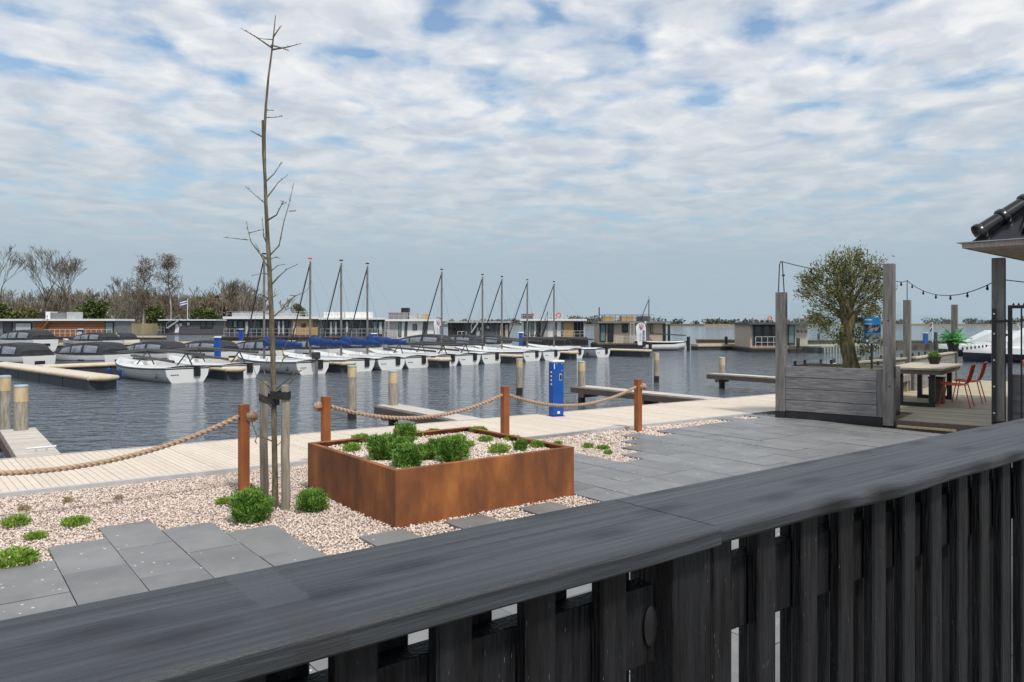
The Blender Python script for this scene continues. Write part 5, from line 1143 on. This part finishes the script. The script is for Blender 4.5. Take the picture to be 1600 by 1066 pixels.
# table
tA = Vector(gp(1474, 576.5, .85)); tp0, tq0 = (tA-P1).dot(pd), (tA-P1).dot(qd)
def table(p, q, label, wid=.98, Ln=2.3):
    t = thing('dining_table', label, 'table', (*T(p, q), DZ), PR); hz_ = .75
    n = 5
    for k in range(n): MB().box(-wid+k*wid/n+.003, -wid+(k+1)*wid/n-.003, 0, Ln, hz_-.04, hz_).build('top_plank', m_tabl, t, bevel=.003)
    MB().box(-wid+.04, -.04, .04, .10, hz_-.125, hz_-.042).build('apron', m_grey, t); MB().box(-wid+.04, -.04, Ln-.10, Ln-.04, hz_-.125, hz_-.042).build('apron', m_grey, t); MB().box(-.10, -.04, .101, Ln-.101, hz_-.125, hz_-.042).build('apron', m_grey, t)
    for yy in (.16, Ln-.26):
        for xx in (-wid+.16, -.26): MB().box(xx, xx+.09, yy, yy+.09, 0, hz_-.126).build('leg', m_legs, t)
        MB().box(-wid+.251, -.261, yy+.01, yy+.08, .002, .075).build('leg_foot_bar', m_legs, t)
table(tp0, tq0, 'large weathered timber dining table with black U-shaped legs')
table(tp0+2.1, tq0+2.6, 'second timber table seen through the black gate bars')
bn = thing('timber_bench', 'long grey timber bench between the table and the low wall', 'bench', (*T(tp0-1.75, tq0-.4), DZ), PR)
for k in range(3): MB().box(k*.165, k*.165+.16, 0, 4.0, .40, .44).build('seat_plank', m_tabl, bn, bevel=.003)
MB().box(.46, .495, 0, 4.0, .26, .398).build('front_board', m_grey, bn)
for yy in (.02, 1.3, 2.6, 3.9): MB().box(.03, .458, yy, yy+.08, 0, .397).build('leg', m_deck, bn)
for k in range(2): MB().box(-.055, -.02, 0, 4.0, .50+k*.17, .655+k*.17).build('back_plank', m_grey, bn, bevel=.003)
MB().box(-.015, -.003, .3, .38, .2, .82).build('back_upright', m_grey, bn)
cb = thing('timber_block', 'squat dark timber block standing under the table', 'block', (*T(tp0-.28, tq0+1.05), DZ), PR); MB().box(-.13, .13, -.13, .13, 0, .50).build('body', m_greyv, cb, bevel=.01); MB().box(-.14, .14, -.14, .14, .501, .53).build('cap', m_dark, cb)
# orange wire chairs
def chair(p, q, rot, label):
    t = thing('wire_chair', label, 'chair', (*T(p, q), DZ), PR+rot, 'coral orange wire chairs at the tables'); w = .23; rr_ = .0085
    for sx in (-1, 1):
        b = MB(); b.tube([(sx*.27, -.26, 0), (sx*.20, -.19, .43)], rr_*1.2, 8); b.build('leg', m_orange, t, True); b = MB(); b.tube([(sx*.25, .27, 0), (sx*.20, .17, .43)], rr_*1.2, 8); b.build('leg', m_orange, t, True)
    prof = [(-.23, .445), (-.10, .43), (.10, .425), (.17, .445), (.215, .52), (.25, .65), (.285, .80), (.29, .815)]
    b = MB(); b.tube([(-w, prof[0][0], prof[0][1])]+[(-w, y_, z_) for y_, z_ in prof], rr_*1.3, 8); b.tube([(w, y_, z_) for y_, z_ in prof], rr_*1.3, 8); b.tube([(-w, prof[0][0], prof[0][1]), (w, prof[0][0], prof[0][1])], rr_*1.3, 8); b.tube([(-w, prof[-1][0], prof[-1][1]), (w, prof[-1][0], prof[-1][1])], rr_*1.3, 8); b.build('shell_frame', m_orange, t, True)
    b = MB()
    for k in range(-9, 10): b.tube([(k*w/10, y_, z_) for y_, z_ in prof], .008, 5)
    b.build('wire_shell', m_orange, t, True)
    b = MB(); b.tube([(-.2, -.19, .42), (.2, -.19, .42)], rr_, 6); b.tube([(-.2, .17, .42), (.2, .17, .42)], rr_, 6); b.build('under_rail', m_orange, t, True)
chair(tp0+.12, tq0+.62, -math.pi/2, 'coral wire chair at the near end of the table side'); chair(tp0+.18, tq0+1.75, -math.pi/2, 'coral wire chair farther along the table, partly behind the gate post'); chair(tp0+1.28, tq0+3.2, math.pi/2, 'coral wire chair at the second table behind the gate bars')
# pots
def pot(p, q, z, r, h, label, fern):
    t = thing('plant_pot', label, 'potted plant', (*T(p, q), z), 0); MB().lathe([(r*.62, 0), (r*.66, .01), (r, h), (r*.94, h), (r*.9, h-.03)], 24).build('pot', m_pot, t, True)
    if fern:
        Ps, Ds = [], []; st = MB()
        for k in range(46):
            a_ = random.uniform(0, 6.28); e = random.uniform(.35, 1.35); ln = random.uniform(.30, .52); p0_ = Vector((0, 0, h-.03)); d = Vector((math.cos(a_)*math.cos(e), math.sin(a_)*math.cos(e), math.sin(e))); pts = [p0_]
            for i in range(8): d = (d+Vector((0, 0, -.10))).normalized(); pts.append(pts[-1]+d*ln/8)
            st.tube(pts, .002, 4, False)
            for i in range(1, 9):
                for sg in (-1, 1):
                    sd_ = d.cross(Vector((0, 0, 1))).normalized()*sg
                    for j in range(2): Ps.append(pts[i].lerp(pts[i-1], j*.5)); Ds.append(sd_*.9+d*.5)
        V, Fc = leaves(np.array(Ps), np.array(Ds), .10, .03, .12); link('foliage', npmesh('foliage', V, Fc, m_fern), t); st.build('fronds', m_fern, t)
    else:
        MB().lathe([(r*.88, h-.045), (r*.5, h-.02), (.01, h-.015)], 20).build('pebbles', m_pgrey, t, True); o = link('foliage', shrub_mesh('foliage', .085, 700, m_sedum, .75, .05, .012), t); o.location = (-.02, 0, h-.03)
tb_ = Vector(gp(1460, 569, DZ+.75)); pot((tb_-P1).dot(pd), (tb_-P1).dot(qd), DZ+.751, .135, .15, 'low black bowl with a small succulent on the table', False)
best = min(((abs(CX+F*(S*T(.95+.15*k/200, 6.25+4.75*k/200)[0]-K*T(.95+.15*k/200, 6.25+4.75*k/200)[1])/(K*T(.95+.15*k/200, 6.25+4.75*k/200)[0]+S*T(.95+.15*k/200, 6.25+4.75*k/200)[1])-1494), k) for k in range(200)))[1]
wq = 6.25+4.75*best/200; wpp = .95+.15*best/200; pot(wpp, wq, .902, .17, .27, 'black pot with a lush green fern on the timber wall', True)
# cable with bulbs
def cable(pts3, sag, nb, label):
    t = thing('string_lights', label, 'string lights', pts3[0], 0); a = Vector(pts3[0]); b_ = Vector(pts3[1]); pts = []
    for i in range(25): q = i/24; p = a.lerp(b_, q); p.z -= sag*4*q*(1-q); pts.append(p-a)
    MB().tube(pts, .008, 6).build('cable', m_dark, t, True)
    for k in range(nb): q = (k+.6)/nb; i = min(23, int(q*24)); p = pts[i]; MB().lathe([(.010, -.085), (.022, -.065), (.022, -.04), (.014, -.035), (.014, 0)], 8, tuple(p)).build('bulb_socket', m_dark, t, True)
xW1 = T(*W1)
cable(((*xW1, 2.72), (*T(p5, q5), 2.38)), .30, 6, 'black string lights hanging between the cable rod and the gate post')
cable(((*T(LB, 0), 2.45), (*xW1, 2.72)), .04, 1, 'black cable running from the tall post to the cable rod'); cable(((*T(0, 0), 2.83), (*T(LB, 0), 2.45)), .05, 2, 'black cable running through the olive crown')
cable(((*T(p5, q5), 2.38), (*T(p5+2.6, q5+.3), 2.1)), .05, 2, 'black cable running from the gate post behind the gate')
rd = thing('cable_rod', 'thin steel rod holding the string lights on the slim post', 'rod', (*xW1, 2.262), 0); MB().tube([(0, 0, 0), (0, 0, .44), (.02, 0, .47), (.035, 0, .44)], .009, 6).build('shaft', m_dark, rd, True)
hk = thing('cable_hook', 'tall bent steel hook on the left timber post', 'hook', (*T(0, 0), 2.272), CR); MB().tube([(-.055, 0, 0), (-.035, 0, .50), (-.01, 0, .56), (.015, 0, .54), (.02, 0, .48), (.05, 0, 0)], .010, 6).build('shaft', m_dark, hk, True); MB().box(.015, .055, -.02, .02, .29, .32).build('clip', m_dark, hk)
# black steel gate
gt = thing('steel_gate', 'black steel bar gate standing open beside the timber gate post', 'gate', (*T(p5+.10, q5-.02), 0), PR); gw, g0, g1 = 1.15, .08, 1.98
MB().box(.02, .075, -.03, .03, g0, g1).build('stile', m_steel, gt); MB().box(gw-.05, gw, -.03, .03, g0, g1).build('stile', m_steel, gt)
MB().box(.077, gw-.052, -.025, .025, g1-.05, g1-.002).build('rail', m_steel, gt); MB().box(.077, gw-.052, -.025, .025, g0, g0+.05).build('rail', m_steel, gt)
for k in range(8): x_ = .19+k*.125; MB().tube([(x_, 0, g0+.051), (x_, 0, g1-.051)], .011, 8).build('bar', m_steel, gt, True)
b = MB()
for k in range(16): x_ = .09+k*.066; b.add([(x_-.02, 0, g1), (x_+.02, 0, g1), (x_, 0, g1+.04), (x_, .004, g1)], [(0, 1, 2), (1, 3, 2), (3, 0, 2)])
b.build('spikes', m_steel, gt)
MB().box(-.175, -.115, -.115, -.108, .12, 1.93).build('hinge_plate', m_steel, gt)
b = MB()
for z_ in (.35, .75, 1.15, 1.55, 1.85): b.tube([(-.145, -.122, z_), (-.145, -.1155, z_)], .014, 10)
b.build('bolt', m_alu, gt)
b = MB(); b.tube([(-.14, -.12, 1.74), (.03, -.06, 1.74)], .014, 8); b.tube([(-.14, -.12, .22), (.03, -.06, .22)], .014, 8); b.build('hinge', m_steel, gt, True)
# second planter box right of the gate post
b2 = thing('timber_planter', 'grey plank planter box behind the black gate', 'planter', (*T(p5+.12, q5+.12), 0), PR)
for k in range(4): MB().box(0, 2.4, 0, .04, .13+k*.2, .13+k*.2+.196).build('plank', m_grey, b2, bevel=.003)
MB().box(.0, 2.4, .042, .6, .10, .90).build('soil_body', m_dark, b2)

# ------------------------------------------------------------------ building roof corner
ro = Vector(at(1503, 11.3)); EZ = zat(380.5, 11.3)
hs_ = thing('pavilion', 'black tiled hipped roof corner with wooden soffit of the terrace building', 'building', (*ro, 0), math.radians(-84.4))   # local x = p, y = q
EL = 6.0; ov = .95; pitch = math.tan(math.radians(43))
MB().box(ov, EL, ov, EL, 0, EZ-.10).build('wall', m_black, hs_)
nb = 9
for k in range(nb):                                   # soffit boards, mitred rows parallel to each eave
    a0 = .03+k*(ov+.1)/nb; a1 = a0+(ov+.1)/nb-.006
    MB().add([(a0, a0, EZ-.065), (EL, a0, EZ-.065), (EL, a1, EZ-.065), (a1, a1, EZ-.065)]+[(a0, a0, EZ-.045), (EL, a0, EZ-.045), (EL, a1, EZ-.045), (a1, a1, EZ-.045)], [(0, 1, 2, 3), (4, 7, 6, 5), (0, 4, 5, 1), (2, 6, 7, 3), (3, 7, 4, 0)]).build('soffit_board', m_soff, hs_)
    MB().add([(a0, a0, EZ-.065), (a1, a1, EZ-.065), (a1, EL, EZ-.065), (a0, EL, EZ-.065)]+[(a0, a0, EZ-.045), (a1, a1, EZ-.045), (a1, EL, EZ-.045), (a0, EL, EZ-.045)], [(0, 1, 2, 3), (4, 7, 6, 5), (1, 5, 6, 2), (3, 7, 4, 0)]).build('soffit_board', m_soff, hs_)
MB().box(.0, EL, .0, .028, EZ-.075, EZ+.0).build('fascia', m_soff, hs_); MB().box(.0, .028, .029, EL, EZ-.075, EZ+.0).build('fascia', m_soff, hs_)
MB().box(-.06, EL, -.06, EL, EZ+.002, EZ+.014).build('drip_edge', m_fasc, hs_)
b = MB(); zr = EZ+.03; tz = lambda d: zr+d*pitch
b.add([(.1, .1, zr), (EL, .1, zr), (EL, 2.6, tz(2.5)), (2.6, 2.6, tz(2.5))], [(0, 1, 2, 3)]); b.add([(.1, .1, zr), (2.6, 2.6, tz(2.5)), (2.6, EL, tz(2.5)), (.1, EL, zr)], [(0, 1, 2, 3)]); b.build('roof_deck', m_roof, hs_)
for side in (0, 1):                                   # roll tiles in courses on both slopes
    for r_ in range(5):
        d0, d1 = .07+r_*.30, .07+r_*.30+.345
        for k in range(16):
            x_ = .33+k*.24
            if x_ < d1+.18 or x_ > 4: continue
            secs = []
            for d_, lift in ((d0, .055), (d1, .03)):
                row = []
                for i in range(9):
                    q_ = i/8; xx = x_-.12+.24*q_; zz = .05*math.sin(math.pi*min(1, q_/.6)) if q_ < .6 else -.004
                    pt = (xx, .1+d_-.02, zr+(d_-.0)*pitch+lift+zz); row.append(pt if side == 0 else (pt[1], pt[0], pt[2]))
                secs.append(row)
            low = [[(p[0], p[1], p[2]-.03) for p in secs[0]], secs[0]]
            bb = MB(); bb.loft(secs); bb.loft(low); bb.build('roof_tile', m_roof, hs_, True)
hd_ = Vector((1, 1, pitch)).normalized(); 
for k in range(6):                                    # barrel hip caps with collars
    a_ = Vector((.14, .14, zr+.10))+hd_*(.06+k*.40); e_ = a_+hd_*.40
    hc = MB(); hc.tube([a_, e_], [.112, .102], 16); hc.build('hip_cap', m_roof, hs_, True)
    cc = MB(); cc.tube([a_-hd_*.035, a_-hd_*.02, a_+hd_*.03, a_+hd_*.06], [.085 if k == 0 else .115, .132, .135, .115], 16); cc.build('hip_collar', m_roof, hs_, True)
